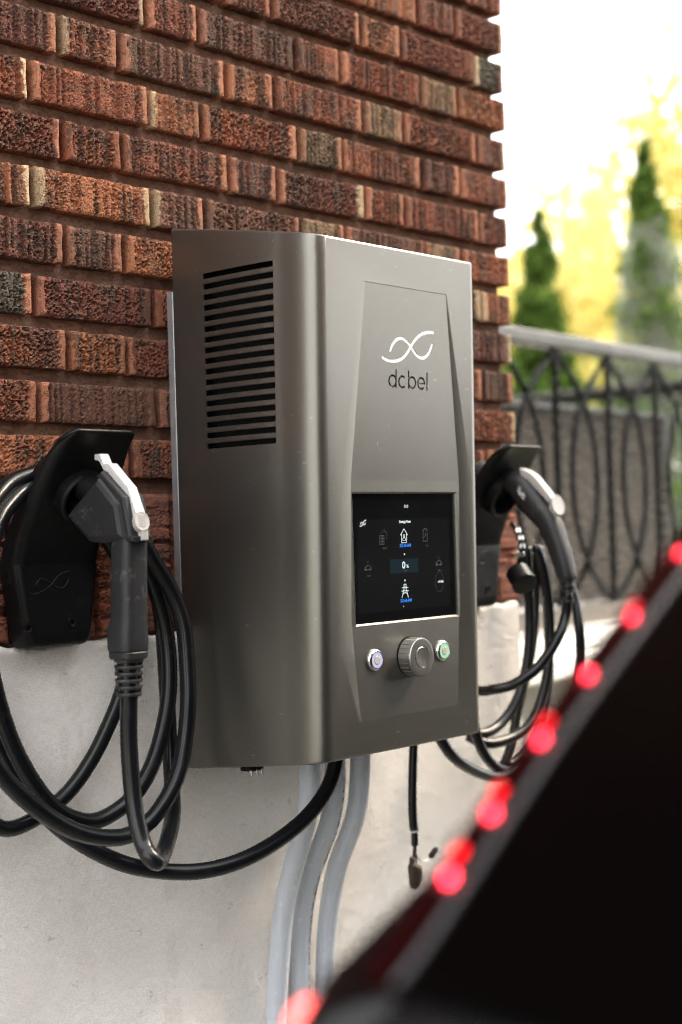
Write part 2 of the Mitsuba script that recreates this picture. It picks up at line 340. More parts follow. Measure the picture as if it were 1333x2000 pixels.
for row in range(-52, 9):
    zt = TOP0 - row * COURSE; z = zt - BH
    for n in range(-13, 4):
        for isH in (False, True):
            x = n * PER + (0.19826 if isH else 0) + (SOFF if row % 2 else 0); L = LH if isH else LS
            if x > CORNER - 0.02: continue
            if x + L > CORNER - 0.03: L = CORNER - x
            L *= 1; x += 0.0
            if x < -1.05: continue
            fine = x + L > -0.42 and z < 2.22
            place_brick(x, z, L, BH, fine)
xs = np.arange(CORNER - 0.0575, -1.0, -0.0675)
for x in xs: place_brick(x, 1.024, 0.0575, 0.1885, x > -0.42, horizontal=True, mat_='soldier_clay')
# bricks of the return wall round the corner
for row in range(-52, 9):
    z = TOP0 - row * COURSE - BH
    for n in range(0, 17):
        y0 = 0.095 + n * 0.30 + (0.10 if row % 2 else 0)
        coarse.append(box(CORNER - 0.03, CORNER, y0, y0 + 0.19, z, z + BH)); coarse.append(box(CORNER - 0.03, CORNER, y0 + 0.2, y0 + 0.288, z, z + BH))
k = add(house + '__brick_field', cat(coarse), 'soldier_clay'); labels[k] = {'kind': 'stuff'}

# mortar bed, set back from the faces of the bricks
gx, gz = np.linspace(-0.6, CORNER - 0.013, 340), np.linspace(1.012, 2.30, 300)
X, Z = np.meshgrid(gx, gz, indexing='ij')
Q = np.stack([X * 60, Z * 60, X * 0], -1)
Yb = 0.0205 + 0.004 * (meshkit.fbm(Q, 3, 2) - 0.5) + 0.003 * (meshkit.fbm(Q * 0.2, 2, 4) - 0.5)
i, j = np.meshgrid(np.arange(len(gx) - 1), np.arange(len(gz) - 1), indexing='ij'); b = len(gz)
mb = tm(np.stack([X, Yb, Z], -1).reshape(-1, 3), np.stack([i * b + j, (i + 1) * b + j, (i + 1) * b + j + 1, i * b + j + 1], -1).reshape(-1, 4))
add(house + '__mortar', mb, 'mortar', smooth=True)
add(house + '__wall_core', cat([box(-1.0, CORNER - 0.013, 0.026, 5.2, 1.012, 5.6)]), 'mortar')
# stucco foundation with a ragged upper edge
gx = np.linspace(-0.7, CORNER - 0.014, 420)
top = 1.019 + 0.004 * (meshkit.fbm(np.stack([gx * 45, gx * 0, gx * 0], -1), 3, 5) - 0.5) * 2
zz = np.r_[np.linspace(0, 0.9, 60), np.linspace(0.91, 1, 26)]
rows = []
for t in zz:
    z = 0.0 + t * (top - 0.006)
    y = -0.005 + 0.004 * (meshkit.fbm(np.stack([gx * 6, z * 6, gx * 0], -1), 3, 8) - 0.5) + 0.0007 * (meshkit.fbm(np.stack([gx * 60, z * 60, gx * 0], -1), 2, 9) - 0.5)
    rows.append(np.stack([gx, y, z], -1))
rows.append(np.stack([gx, rows[-1][:, 1] + 0.003, top - 0.002], -1)); rows.append(np.stack([gx, rows[-2][:, 1] + 0.008, top], -1)); rows.append(np.stack([gx, gx * 0 + 0.03, top - 0.001], -1))
R = np.array(rows); nz_, nx_ = R.shape[:2]
i, j = np.meshgrid(np.arange(nz_ - 1), np.arange(nx_ - 1), indexing='ij')
st = tm(R.reshape(-1, 3), np.stack([i * nx_ + j, i * nx_ + j + 1, (i + 1) * nx_ + j + 1, (i + 1) * nx_ + j], -1).reshape(-1, 4))
corner_post = rbox(CORNER - 0.05, CORNER - 0.010, -0.0045, 5.1, -0.05, 1.017, r=0.006)
k = add(house + '__stucco_foundation', st, 'stucco', smooth=True); labels[k] = {'label': 'pale plastered foundation below the bricks'}
add(house + '__stucco_return', cat([corner_post, box(-1.0, -0.69, -0.003, 0.05, 0, 1.015)]), 'stucco', smooth=30)

# ---------------------------------------------------------------- the charger
F0 = np.array([0.07, -0.28, 0.0]); a_ = math.atan(0.037)
FU = np.array([math.cos(a_), math.sin(a_), 0]); FN = np.array([math.sin(a_), -math.cos(a_), 0])
def front(v):
    """(s across the front, z, outwards) to 3D; the front leans out a little at the top"""
    v = np.atleast_2d(v)
    P = F0 + v[:, :1] * FU + v[:, 2:3] * FN
    P[:, 1] += -0.022 * (v[:, 1] - 1.2); P[:, 2] = v[:, 1]
    return P
def rec(z): return np.interp(z, [0.904, 0.96, 1.03, 1.22, 1.4828], [0.0003, 0.0026, 0.0062, 0.0062, 0.0006])
def frontr(v):
    v = np.array(np.atleast_2d(v), float); v[:, 2] -= rec(v[:, 1]); return front(v)
sfix = lambda L: [(s - 0.0253 * (z - 1.2), z) for s, z in L]
box_t = thing('wall_charger', 'large dark grey metal charging cabinet with a touch screen, hung on the brick wall', 'charger')
S0, S1 = 0.0210, 0.334                                               # flat part of the front
side = [(0.0555, -0.026), (0.0553, -0.05), (0.0552, -0.087), (0.0553, -0.108), (0.0557, -0.130), (0.0565, -0.151), (0.0579, -0.172), (0.0597, -0.193), (0.0622, -0.213)]
bq = [np.array(q) for q in ((0.0622, -0.213), (0.0685, -0.2420), (0.0620, -0.2797), (0.0890, -0.2793))]     # the soft corner, a cubic curve
side += [tuple((1 - t) ** 3 * bq[0] + 3 * t * (1 - t) ** 2 * bq[1] + 3 * t * t * (1 - t) * bq[2] + t ** 3 * bq[3]) for t in np.linspace(0, 1, 17)[1:]]
f1 = F0 + FU * S1
right = [tuple(f1[:2] + d) for d in ((0.0055, 0.0010), (0.0095, 0.0040), (0.0118, 0.0085), (0.0125, 0.014))] + [(f1[0] + 0.0135, -0.15), (f1[0] + 0.015, -0.022)]
plan = np.array(side + [tuple((F0 + FU * S0)[:2])] + [tuple(f1[:2])] + right)
NL, NR = len(side), len(right)
lean = np.clip((-plan[:, 1] - 0.02) / 0.26, 0, 1)
ZT = lambda Y: 1.535 + 0.18 * (Y + 0.28)
ZB = lambda Y: 0.8575 - 0.096 * (Y + 0.28)
VT, VB = 1.5085, 1.2705
lev = ['b2', 'b1', 'b0', 0.90, 1.0, 1.1, 1.2, VB, VT, 1.516, 't0', 't1', 't2']
nrm2 = np.gradient(plan, axis=0); nrm2 = np.stack([nrm2[:, 1], -nrm2[:, 0]], 1); nrm2 /= np.linalg.norm(nrm2, axis=1, keepdims=True)   # outward
if (nrm2[0, 0] > 0): nrm2 = -nrm2
def ring(l):
    z = {'b0': ZB(plan[:, 1]) + 0.004, 'b1': ZB(plan[:, 1]) + 0.0012, 'b2': ZB(plan[:, 1]), 't0': ZT(plan[:, 1]) - 0.004, 't1': ZT(plan[:, 1]) - 0.0012, 't2': ZT(plan[:, 1])}.get(l, None)
    z = np.full(len(plan), float(l)) if z is None else z
    ins = {'b1': 0.0012, 't1': 0.0012, 'b2': 0.004, 't2': 0.004}.get(l, 0)
    xy = plan - nrm2 * ins; y = xy[:, 1] - 0.022 * (z - 1.2) * lean
    return np.stack([xy[:, 0], y, z], 1)
G = np.array([ring(l) for l in lev]); nl, npn = G.shape[:2]
faces = []
iv = lev.index(VB)
for i in range(nl - 1):
    for j in range(npn - 1):
        if j == NL: continue                                         # the flat front, built with its recess below
        if i == iv and 2 <= j < 8: continue                          # the vent opening
        faces.append([i * npn + j, i * npn + j + 1, (i + 1) * npn + j + 1, (i + 1) * npn + j])
        if j == NL - 1 or True: pass
for i in (0, 1, nl - 3, nl - 2): faces.append([i * npn + NL, i * npn + NL + 1, (i + 1) * npn + NL + 1, (i + 1) * npn + NL])
shell = [tm(G.reshape(-1, 3), faces)]
for i in (0, nl - 1):                                                # floor and roof of the case
    tv, tf = trimesh.creation.triangulate_polygon(sg.Polygon(G[i][:, :2]), engine='earcut')
    idx = [int(np.argmin(((G[i][:, :2] - q) ** 2).sum(1))) for q in tv]
    shell.append(trimesh.Trimesh(G[i][idx], tf if i else tf[:, ::-1], process=False))
# edge of the vent opening
vo = [G[iv, j] for j in range(2, 9)] + [G[iv + 1, j] for j in range(8, 1, -1)]
vi = [p + np.array([0.0025, 0, 0]) for p in vo]
shell.append(tm(vo + vi, [[q, (q + 1) % 14, (q + 1) % 14 + 14, q + 14] for q in range(14)]))
OUT = np.array(sfix([(0.0995, 1.4833), (0.0426, 1.205), (0.0341, 1.0019), (0.0628, 0.9032), (0.2830, 0.903), (0.3195, 1.0074), (0.3295, 1.2201), (0.2846, 1.4836)]))
INN = np.array(sfix([(0.107, 1.4828), (0.0715, 1.2187), (0.0640, 1.0346), (0.0699, 0.904), (0.2800, 0.904), (0.3027, 1.0448), (0.3085, 1.2203), (0.2828, 1.4829)]))
zf0, zf1 = ZB(plan[NL, 1]) + 0.004, ZT(plan[NL, 1]) - 0.004
zc0, zc1 = G[2, NL, 2], G[nl - 3, NL, 2]; zd0, zd1 = G[2, NL + 1, 2], G[nl - 3, NL + 1, 2]
flat = sg.Polygon([(S0, zc0), (S1, zd0), (S1, zd1), (S0, zc1)], [OUT])
tv, tf = trimesh.creation.triangulate_polygon(flat, engine='earcut')
shell.append(trimesh.Trimesh(front(np.c_[tv, np.zeros(len(tv))]), tf, process=False))
REC = 0.0
k8 = 8
shell.append(tm(np.vstack([front(np.c_[OUT, np.zeros(8)]), frontr(np.c_[INN, np.full(8, REC)])]), [[q, (q + 1) % 8, (q + 1) % 8 + 8, q + 8] for q in range(8)]))
house_sh = cat(shell); house_sh.merge_vertices(digits_vertex=6)
k = add(box_t + '__housing', house_sh, 'graphite_metal', smooth=24)
# recessed face plate with the screen cut-out, the emblem and the engraved name
SCR = sfix([(0.0745, 1.0300), (0.3000, 1.0300), (0.3000, 1.2025), (0.0745, 1.2025)])
def stroke(P, w, n=60, flat_=True):
    P = np.asarray(P, float); t = np.concatenate([[0], np.cumsum(np.linalg.norm(np.diff(P, axis=0), axis=1))])
    return sg.LineString(CubicSpline(t, P)(np.linspace(0, t[-1], n))).buffer(w / 2, cap_style='flat' if flat_ else 'round')
e1 = sfix([(0.1394, 1.3866), (0.1482, 1.3832), (0.1646, 1.3822), (0.1814, 1.3862), (0.1919, 1.393), (0.2025, 1.4043), (0.2115, 1.4135), (0.224, 1.422), (0.2382, 1.4268), (0.2558, 1.4278)])
e2 = sfix([(0.157, 1.3942), (0.1623, 1.4034), (0.171, 1.4112), (0.1811, 1.4143), (0.1927, 1.411), (0.2025, 1.4043), (0.2107, 1.3964), (0.2208, 1.3912), (0.2311, 1.3912), (0.2419, 1.3976), (0.2476, 1.4055), (0.2512, 1.4122)])
emblem = unary_union([stroke(e1, 0.0046), stroke(e2, 0.0046)])
def ringp(cx, cy, r, w, a0=0, a1=360):
    t = np.radians(np.linspace(a0, a1, 60)); return sg.LineString(np.c_[cx + r * np.cos(t), cy + r * np.sin(t)]).buffer(w / 2, cap_style='flat')
def stem(x, y0, y1, w): return sg.box(x - w / 2, y0, x + w / 2, y1)
w_, rb, by = 0.0028, 0.0076, 1.3460
cy = by + rb + w_ / 2
word = unary_union([
    ringp(0.1572, cy, rb, w_), stem(0.1572 + rb, by, 1.3712, w_),
    ringp(0.1784, cy, rb, w_, 48, 312),
    ringp(0.1999, cy, rb, w_), stem(0.1999 - rb, by, 1.3712, w_),
    ringp(0.2201, cy, rb, w_, 0, 318), sg.box(0.2201 - rb, cy - 0.0009, 0.2201 + rb + w_ / 2, cy + 0.0009),
    stem(0.2332, by, 1.3712, w_)])
plate = sg.Polygon(INN).difference(sg.Polygon(SCR).buffer(0.0024, join_style='mitre')).difference(emblem).difference(word)
zb_ = [0.90, 0.96, 1.03, 1.22, 1.49]
add(box_t + '__face_plate', cat([poly_extrude(plate.intersection(sg.box(-1, zb_[q], 1, zb_[q + 1])), REC - 0.006, REC, frontr) for q in range(4)]), 'graphite_metal')
k = add(box_t + '__emblem', poly_extrude(emblem.buffer(0.0006), REC - 0.0016, REC - 0.0007, frontr), 'white_inlay'); labels[k] = {'label': 'white looped emblem of two crossing strokes'}
k = add(box_t + '__lettering', poly_extrude(word.buffer(0.0012), REC - 0.005, REC - 0.0035, frontr), 'graphite_metal'); labels[k] = {'label': 'engraved lettering dcbel'}
bz0, bz1 = np.array(sg.Polygon(SCR).buffer(0.0025, join_style='mitre').exterior.coords)[:4], np.array(sg.Polygon(SCR).exterior.coords)[:4]
bz0 = np.array([bz0[np.argmin(((bz0 - q) ** 2).sum(1))] for q in bz1])
bzr = [frontr(np.c_[bz0, np.full(4, 0.0004)]), frontr(np.c_[bz0 * 0.85 + bz1 * 0.15, np.full(4, 0.0003)]), frontr(np.c_[bz1, np.full(4, -0.0024)]), frontr(np.c_[bz1, np.full(4, -0.0058)])]
add(box_t + '__screen_bezel', loft(bzr, cap=False), 'graphite_metal')
# vent slats
pitch = (VT - VB) / 16.5
for q in range(16):
    z0 = VB + pitch * (q + 0.50); z1 = VB + pitch * (q + 1.0)
    rings = []
    for j in range(2, 9):
        o = G[iv, j].copy(); tt = (z0 - VB) / (VT - VB); o = o * (1 - tt) + G[iv + 1, j] * tt
        n_ = np.array([nrm2[j, 0], nrm2[j, 1], 0]); at_ = lambda d, z: [*(o - n_ * d)[:2], z]
        rings.append([at_(0.0010, z0), at_(0.0003, z0 + 0.0007), at_(0.0003, z1 - 0.0010), at_(0.0013, z1), at_(0.0030, z1), at_(0.0030, z0)])
    add(box_t + '__vent_slat', loft(rings), 'graphite_metal')
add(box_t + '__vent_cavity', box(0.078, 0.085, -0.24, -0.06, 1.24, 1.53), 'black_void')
add(box_t + '__back_bracket', cat([rbox(0.0625, 0.0700, -0.0165, -0.0035, 0.95, 1.495, r=0.001), box(0.095, 0.36, -0.0205, -0.008, 0.87, 1.49)]), 'galvanised', smooth=30)
# screen
scr = add(box_t + '__screen', poly_extrude(sg.Polygon(SCR).buffer(0.0006), REC - 0.0075, REC - 0.005, frontr), 'screen_glass'); labels[scr] = {'label': 'black glass touch screen showing energy flow icons'}
ZS = REC - 0.00485
SCREEN = 0.055                                                        # brightness of the lit screen
def lit(name, shape, color):
    m = shape if isinstance(shape, trimesh.Trimesh) else poly_extrude(shape, ZS, ZS + 0.00015, frontr)
    k = key_for(scr + '__' + name)
    scene[k] = mikit.ply(m, 'dim_pixel') if color is None else {**mikit.ply(m, 'screen_glass'), 'emitter': {'type': 'area', 'radiance': rgb(*(c_ * SCREEN for c_ in color))}}
    return k
def text(t, s, z, h, bold=False):
    m = meshkit.text_mesh(t, h, 0.00015, bold); b_ = m.bounds; m.apply_translation((s - (b_[0, 0] + b_[1, 0]) / 2, z - h / 2, ZS)); m.vertices = frontr(m.vertices); return m
def poly(P, w=0.0007, close=False):
    P = list(P) + ([P[0]] if close else []); return sg.LineString(P).buffer(w / 2)
def at(s, z, P): return [(s + x * 0.001, z + y * 0.001) for x, y in P]
sh = lambda s, z: (s - 0.0253 * (z - 1.2), z)
WHITE, BLUE, DIM = (1.15, 1.3, 1.25), (0.05, 0.35, 1.3), None
def icon(name, shapes, color): return lit(name, cat([x if isinstance(x, trimesh.Trimesh) else poly_extrude(x, ZS, ZS + 0.00015, frontr) for x in ([unary_union(shapes)] if not isinstance(shapes[0], trimesh.Trimesh) else shapes)]), color)
c = sh(0.1853, 1.1445)
icon('house_icon', [poly(at(*c, [(-5.5, -9), (-5.5, 3), (-7.5, 1.5), (0, 10), (7.5, 1.5), (5.5, 3), (5.5, -9)]), 0.0008, True), ringp(c[0], c[1] + 0.0005, 0.0017, 0.0006), poly(at(*c, [(-3, -6), (-3, -4), (-1.5, -2.2), (1.5, -2.2), (3, -4), (3, -6)]), 0.0007, True)], WHITE)
c = sh(0.184, 1.0694)
icon('pylon_icon', [poly(at(*c, [(-7, -9), (-2.2, 3), (-2.2, 9), (2.2, 9), (2.2, 3), (7, -9)]), 0.0008), poly(at(*c, [(-6.5, 4.5), (6.5, 4.5)]), 0.0008), poly(at(*c, [(-7.5, 0), (7.5, 0)]), 0.0008), poly(at(*c, [(-5, -4.5), (0, -2), (5, -4.5)]), 0.0008)], WHITE)
for d_ in ((0.1849, 1.1197, .0012), (0.1842, 1.0837, .0012), (0.1796, 1.0482, .0007)):
    s_, z_ = sh(*d_[:2]); icon('flow_dot', [sg.Point(s_, z_).buffer(d_[2])], WHITE)
c = sh(0.099, 1.163)
icon('emblem_icon', [stroke([(c[0] - 0.0065, c[1] - 0.003), (c[0] - 0.003, c[1] - 0.0033), (c[0], c[1]), (c[0] + 0.003, c[1] + 0.0035), (c[0] + 0.0065, c[1] + 0.0045)], 0.0009), stroke([(c[0] - 0.005, c[1] - 0.001), (c[0] - 0.003, c[1] + 0.0018), (c[0], c[1]), (c[0] + 0.0025, c[1] - 0.0018), (c[0] + 0.005, c[1] + 0.001)], 0.0009)], WHITE)
icon('percentage_text', [text('0', sh(0.1800, 1)[0], 1.1050, 0.0085, True), text('%', sh(0.1885, 1)[0], 1.1030, 0.0040, True)], WHITE)
icon('title_text', [text('Energy Flow', sh(0.1841, 1)[0], 1.1644, 0.0032, True)], WHITE)
icon('status_text', [text('0 0', sh(0.1871, 1)[0], 1.1854, 0.0042)], WHITE)
icon('distance_text', [text('+0 km', sh(0.2628, 1)[0], 1.0788, 0.0032, True)], WHITE)
for z_ in (1.1318, 1.0562): icon('power_text', [text('22.46 kW', sh(0.1845, 1)[0], z_, 0.0040, True)], BLUE)
c = sh(0.1398, 1.1434); D_ = []
for q in range(4): D_ += [poly(at(*c, [(-7, -9 + q * 4), (2, -9 + q * 4)]), 0.0006), poly(at(*c, [(-7 + q * 3, -9), (-7 + q * 3, 3)]), 0.0006)]
for q in range(7):
    t_ = math.radians(-30 + q * 35); D_.append(poly(at(*c, [(2 + 5 * math.cos(t_), 3 + 5 * math.sin(t_)), (2 + 8 * math.cos(t_), 3 + 8 * math.sin(t_))]), 0.0006))
icon('sun_panel_icon', D_, DIM)
c = sh(0.2326, 1.1449); icon('battery_icon', [poly(at(*c, [(-4.5, -8.5), (-4.5, 7.5), (-2, 7.5), (-2, 9.5), (2, 9.5), (2, 7.5), (4.5, 7.5), (4.5, -8.5)]), 0.0007, True), poly(at(*c, [(1, 3), (-1, 0), (1, 0), (-1, -3)]), 0.0006)], DIM)
for q in ((0.1062, 1.1033), (0.2615, 1.1045)):
    c = sh(*q); icon('car_icon', [poly(at(*c, [(-7, -2), (-7, 0.5), (-4, 1.2), (-1.5, 4), (3.5, 4), (5.5, 1.2), (7, 0.5), (7, -2)]), 0.0007, True), ringp(c[0] - 0.004, c[1] - 0.002, 0.0014, 0.0006), ringp(c[0] + 0.004, c[1] - 0.002, 0.0014, 0.0006), poly(at(*c, [(-1, 8), (1, 9)]), 0.0006)], DIM)
c = sh(0.2620, 1.0788); icon('slider_outline', [poly([(c[0] + 0.0095 * math.cos(t), c[1] + 0.014 * math.sin(t)) for t in np.linspace(0, 2 * math.pi, 40)], 0.0003)], DIM)
for s_, z_, tx, hh in ((0.1398, 1.1290, '0 kW', .0026), (0.2326, 1.1300, '0 %', .0026), (0.1062, 1.0930, 'EV 1', .0026), (0.2615, 1.0945, 'EV 2', .0026), (0.1835, 1.0975, 'today', .0020)):
    icon('caption_text', [text(tx, sh(s_, 1)[0], z_, hh)], DIM)
q0, q1 = sh(0.1536, 1.1134), sh(0.2144, 1.094)
bm = poly_extrude(sg.box(q0[0], q1[1], q1[0], q0[1]), ZS - 0.0001, ZS - 0.00002, frontr)
lit('readout_panel', bm, (0.007, 0.020, 0.026))
q0, q1 = sh(0.0869, 1.1683), sh(0.286, 1.0437)
bm = poly_extrude(sg.box(q0[0], q1[1], q1[0], q0[1]), ZS - 0.00013, ZS - 0.00011, frontr)
lit('display', bm, (0.004, 0.004, 0.004))
# knob and push buttons
ks = frontr(np.array([[sh(0.1800, 0.98)[0], 0.9795, REC]]))[0]; fnn = FN
knob = add(box_t + '__knob', lathe([(0, 0), (0.0255, 0), (0.0262, 0.001), (0.0262, 0.0205), (0.0255, 0.0218), (0.024, 0.0222), (0.0152, 0.0222), (0.0150, 0.0214), (0.0146, 0.0214), (0, 0.0214)], ks, fnn, 72), 'knob_metal', smooth=25)
add(knob + '__cap', lathe([(0, 0.0205), (0.0138, 0.0205), (0.0140, 0.0219), (0.0134, 0.0224), (0.006, 0.0219), (0, 0.0217)], ks, fnn, 48), 'knob_metal', smooth=25)
for q in range(24):
    t_ = 2 * math.pi * q / 24; r1_ = FU * math.cos(t_) + np.array([0, 0, 1.0]) * math.sin(t_)
    pc = ks + r1_ * 0.0263
    add(knob + '__rib', tube([pc + fnn * 0.003, pc + fnn * 0.017], 0.00075, 6, smooth_path=False), 'knob_metal', smooth=True)
add(knob + '__collar', lathe([(0, -0.001), (0.0275, -0.001), (0.0275, 0.0006), (0, 0.0006)], ks, fnn, 48), 'black_void')
for (s_, z_, col, lab) in ((0.1057, 0.9811, (0.62, 0.60, 0.85), 'left push button with a pale violet lit ring'), (0.2539, 0.9817, (0.45, 0.85, 0.48), 'right push button with a green lit ring')):
    o = frontr(np.array([[sh(s_, z_)[0], z_, REC]]))[0]
    bt = box_t + '__push_button'; kk = add(bt, lathe([(0, 0), (0.0145, 0), (0.0147, 0.0012), (0.0138, 0.0034), (0.0122, 0.0046), (0.0112, 0.0046), (0.0108, 0.0036), (0, 0.0036)], o, fnn, 48), 'chrome', smooth=25)
    labels[kk] = {'label': lab}
    ringm = lathe([(0.0062, 0.0040), (0.0100, 0.0040), (0.0104, 0.0044), (0.0062, 0.0044)], o, fnn, 40)
    scene[kk + '__lit_ring'] = {**mikit.ply(ringm, 'black_void'), 'emitter': {'type': 'area', 'radiance': rgb(*(c_ * SCREEN for c_ in col))}}
    add(kk + '__button_face', lathe([(0, 0.0036), (0.0058, 0.0036), (0.0060, 0.0046), (0.0052, 0.0050), (0, 0.0050)], o, fnn, 40), 'button_plastic', smooth=25)
# small socket under the case
und = add(box_t + '__bottom_socket', cat([rbox(0.062, 0.086, -0.147, -0.127, 0.838, 0.850, r=0.001)]), 'black_void')
for dx in (0.064, 0.074, 0.083): add(und + '__pin', lathe([(0, 0), (0.0022, 0), (0.0022, 0.006), (0.0010, 0.009), (0, 0.009)], (dx, -0.145, 0.840), (0.1, -0.3, -1), 12), 'steel', smooth=30)

# ---------------------------------------------------------------- holsters (the right one is the left one moved along the wall)
HX = -0.158
def holster(dx, label, group):
    t = thing('cable_holster', label, 'holster', group)
    # tongue: rounded plate wider at the top
    def sec(z):
        f = np.interp(z, [1.018, 1.06, 1.13, 1.20, 1.25], [0.049, 0.056, 0.067, 0.034, 0.030]); return f
    rings = []
    for z, y, ins in [(1.018, -0.012, .004), (1.018, -0.030, .006), (1.0205, -0.0375, .003), (1.026, -0.041, .001), (1.04, -0.041, 0), (1.08, -0.040, 0), (1.12, -0.040, 0), (1.15, -0.040, 0), (1.205, -0.044, 0), (1.23, -0.045, .004)]:
        w = sec(z) - ins; r = 0.012
        xs = [-w, -w, -w + 0.004, -w + r, w - r, w - 0.004, w, w]; ys = [-0.002, y + r, y + 0.004, y, y, y + 0.004, y + r, -0.002]
        ys = [min(q, -0.002) for q in ys]
        rings.append(np.c_[np.array(xs) + HX + dx, ys, np.full(8, z)])
    add(t + '__back_plate', loft(rings), 'holster_plastic', smooth=40)
    # hood: curved visor leaning out from the wall
    prof = [(-0.036, 1.105, 0.066), (-0.046, 1.140, 0.0665), (-0.066, 1.180, 0.066), (-0.092, 1.222, 0.0635), (-0.116, 1.256, 0.060), (-0.132, 1.274, 0.056), (-0.142, 1.2815, 0.0535)]
    pr = spline(np.array(prof), 0.006); n = len(pr)
    tg = np.gradient(pr[:, :2], axis=0); tg /= np.linalg.norm(tg, axis=1, keepdims=True); nn = np.c_[tg[:, 1], -tg[:, 0]]
    if nn[0, 0] > 0: nn = -nn
    us = np.linspace(-1, 1, 25)
    def surf(off, scale=1.0):
        R = []
        for i in range(n):
            sag = 0.030 * np.clip((np.abs(us) - 0.80) / 0.2, 0, 1) ** 2   # the sides turn down towards the wall
            cornr = 0.010 * np.clip((np.abs(us) - 0.78) / 0.22, 0, 1) ** 2 * np.clip((i / (n - 1) - 0.86) / 0.14, 0, 1)
            x = us * pr[i, 2] * scale
            y = pr[i, 0] + nn[i, 0] * off + sag * 0.55 + cornr * (-tg[i, 0])
            z = pr[i, 1] + nn[i, 1] * off - sag * 0.18 - cornr * tg[i, 1]
            R.append(np.c_[x + HX + dx, y, z])
        return np.array(R)
    A, B = surf(0.0), surf(-0.0055, 0.955)
    V = np.vstack([A.reshape(-1, 3), B.reshape(-1, 3)]); m = 25; N_ = n * m; F = []
    for i in range(n - 1):
        for j in range(m - 1):
            F.append([i * m + j, i * m + j + 1, (i + 1) * m + j + 1, (i + 1) * m + j]); F.append([N_ + i * m + j, N_ + (i + 1) * m + j, N_ + (i + 1) * m + j + 1, N_ + i * m + j + 1])
        for j in (0, m - 1): F.append([i * m + j, (i + 1) * m + j, N_ + (i + 1) * m + j, N_ + i * m + j])
    for i in (0, n - 1):
        for j in range(m - 1): F.append([i * m + j, i * m + j + 1, N_ + i * m + j + 1, N_ + i * m + j])
    add(t + '__hood', tm(V, F), 'holster_plastic', smooth=40)
    lip = tube(np.c_[(A[-1, :, 0] + B[-1, :, 0]) / 2, (A[-1, :, 1] + B[-1, :, 1]) / 2, (A[-1, :, 2] + B[-1, :, 2]) / 2 + 0.0004], 0.0031, 8, smooth_path=False)
    add(t + '__hood_lip', lip, 'holster_plastic', smooth=True)
    # socket that takes the plug, pointing out and down
    ax = np.array([0, -0.80, -0.42]); ax /= np.linalg.norm(ax)
    add(t + '__socket', lathe([(0, 0), (0.036, 0), (0.036, 0.070), (0.033, 0.073), (0.030, 0.073), (0.030, 0.03), (0, 0.03)], (HX + dx, -0.035, 1.235), ax, 40), 'holster_plastic', smooth=30)
    s1 = [(-0.206, 1.0891), (-0.1905, 1.0883), (-0.1727, 1.0976), (-0.1618, 1.1076), (-0.142, 1.1134)]; s2 = [(-0.1954, 1.0975), (-0.1848, 1.105), (-0.171, 1.0978), (-0.157, 1.0925), (-0.146, 1.1025)]
    for s in (s1, s2):
        P = np.array(s); sp = CubicSpline(np.arange(len(P)), P)(np.linspace(0, len(P) - 1, 40))
        k = add(t + '__emblem_line', tube(np.c_[sp[:, 0] + dx, np.full(40, -0.0408), sp[:, 1]], 0.0007, 6, smooth_path=False), 'grip_plastic', smooth=True)
    for sx, sz in ((-0.210, 1.0450), (-0.1433, 1.0480)):
        add(t + '__screw', lathe([(0, 0), (0.0035, 0), (0.0035, 0.0022), (0.0052, 0.003), (0.0056, 0.0018), (0.006, 0)], (sx + dx, -0.0405, sz), (0, -1, 0), 20), 'holster_plastic', smooth=30)
    return t
holster(0, 'black plastic cable holster left of the charging cabinet, above the pale foundation', None)
RDX = 0.866
holster(RDX, 'black plastic cable holster right of the charging cabinet, by the house corner', None)

# ---------------------------------------------------------------- left connector (two-part plug) and its cable
conn = thing('charging_connector', 'black charging plug with a white latch, hung in the left holster with its coiled cable', 'charging plug')
yz = lambda xc: (lambda v: np.stack([xc + v[:, 2], v[:, 0], v[:, 1]], 1))
CX = -0.160
bd = [(-0.0870, 1.1830), (-0.1522, 1.2275), (-0.1905, 1.1945), (-0.1990, 1.1518), (-0.1700, 1.1495), (-0.1500, 1.1482), (-0.1320, 1.1490)]
add(conn + '__body', prism(bd, -0.0225, 0.0225, 0.0075, yz(CX)), 'grip_plastic', smooth=20)
spine = [(-0.1420, 1.2290), (-0.1535, 1.2350), (-0.1955, 1.2020), (-0.2065, 1.1560), (-0.2120, 1.1540), (-0.2110, 1.1480), (-0.1950, 1.1480), (-0.1860, 1.1900)]
add(conn + '__spine', prism(spine, -0.0165, 0.0165, 0.003, yz(CX)), 'grip_plastic', smooth=20)
nose_ax = np.array([0, 0.80, 0.42]); nose_ax /= np.linalg.norm(nose_ax)
add(conn + '__nose', lathe([(0, -0.03), (0.0195, -0.03), (0.0195, 0.034), (0.0175, 0.036), (0, 0.036)], (CX, -0.115, 1.2130), nose_ax, 40), 'holster_plastic', smooth=30)
add(conn + '__pin_block', lathe([(0, -0.03), (0.0140, -0.03), (0.0140, 0.030), (0, 0.030)], (CX, -0.0870, 1.1905), nose_ax, 32), 'holster_plastic', smooth=30)
latch = [(-0.1290, 1.2570), (-0.1400, 1.2570), (-0.1475, 1.2445), (-0.1565, 1.2445), (-0.1930, 1.2135), (-0.2085, 1.1790), (-0.1970, 1.1760), (-0.1850, 1.2040), (-0.1550, 1.2330), (-0.1470, 1.2360), (-0.1380, 1.2480), (-0.1290, 1.2500)]
lt = add(conn + '__latch', prism(latch, -0.0072, 0.0072, 0.0014, yz(CX)), 'white_plastic', smooth=25); labels[lt] = {'label': 'white latch lever along the top edge'}
bax = np.array([-0.25, -0.90, 0.30]); bax /= np.linalg.norm(bax)
bo = np.array([CX, -0.2040, 1.1700])
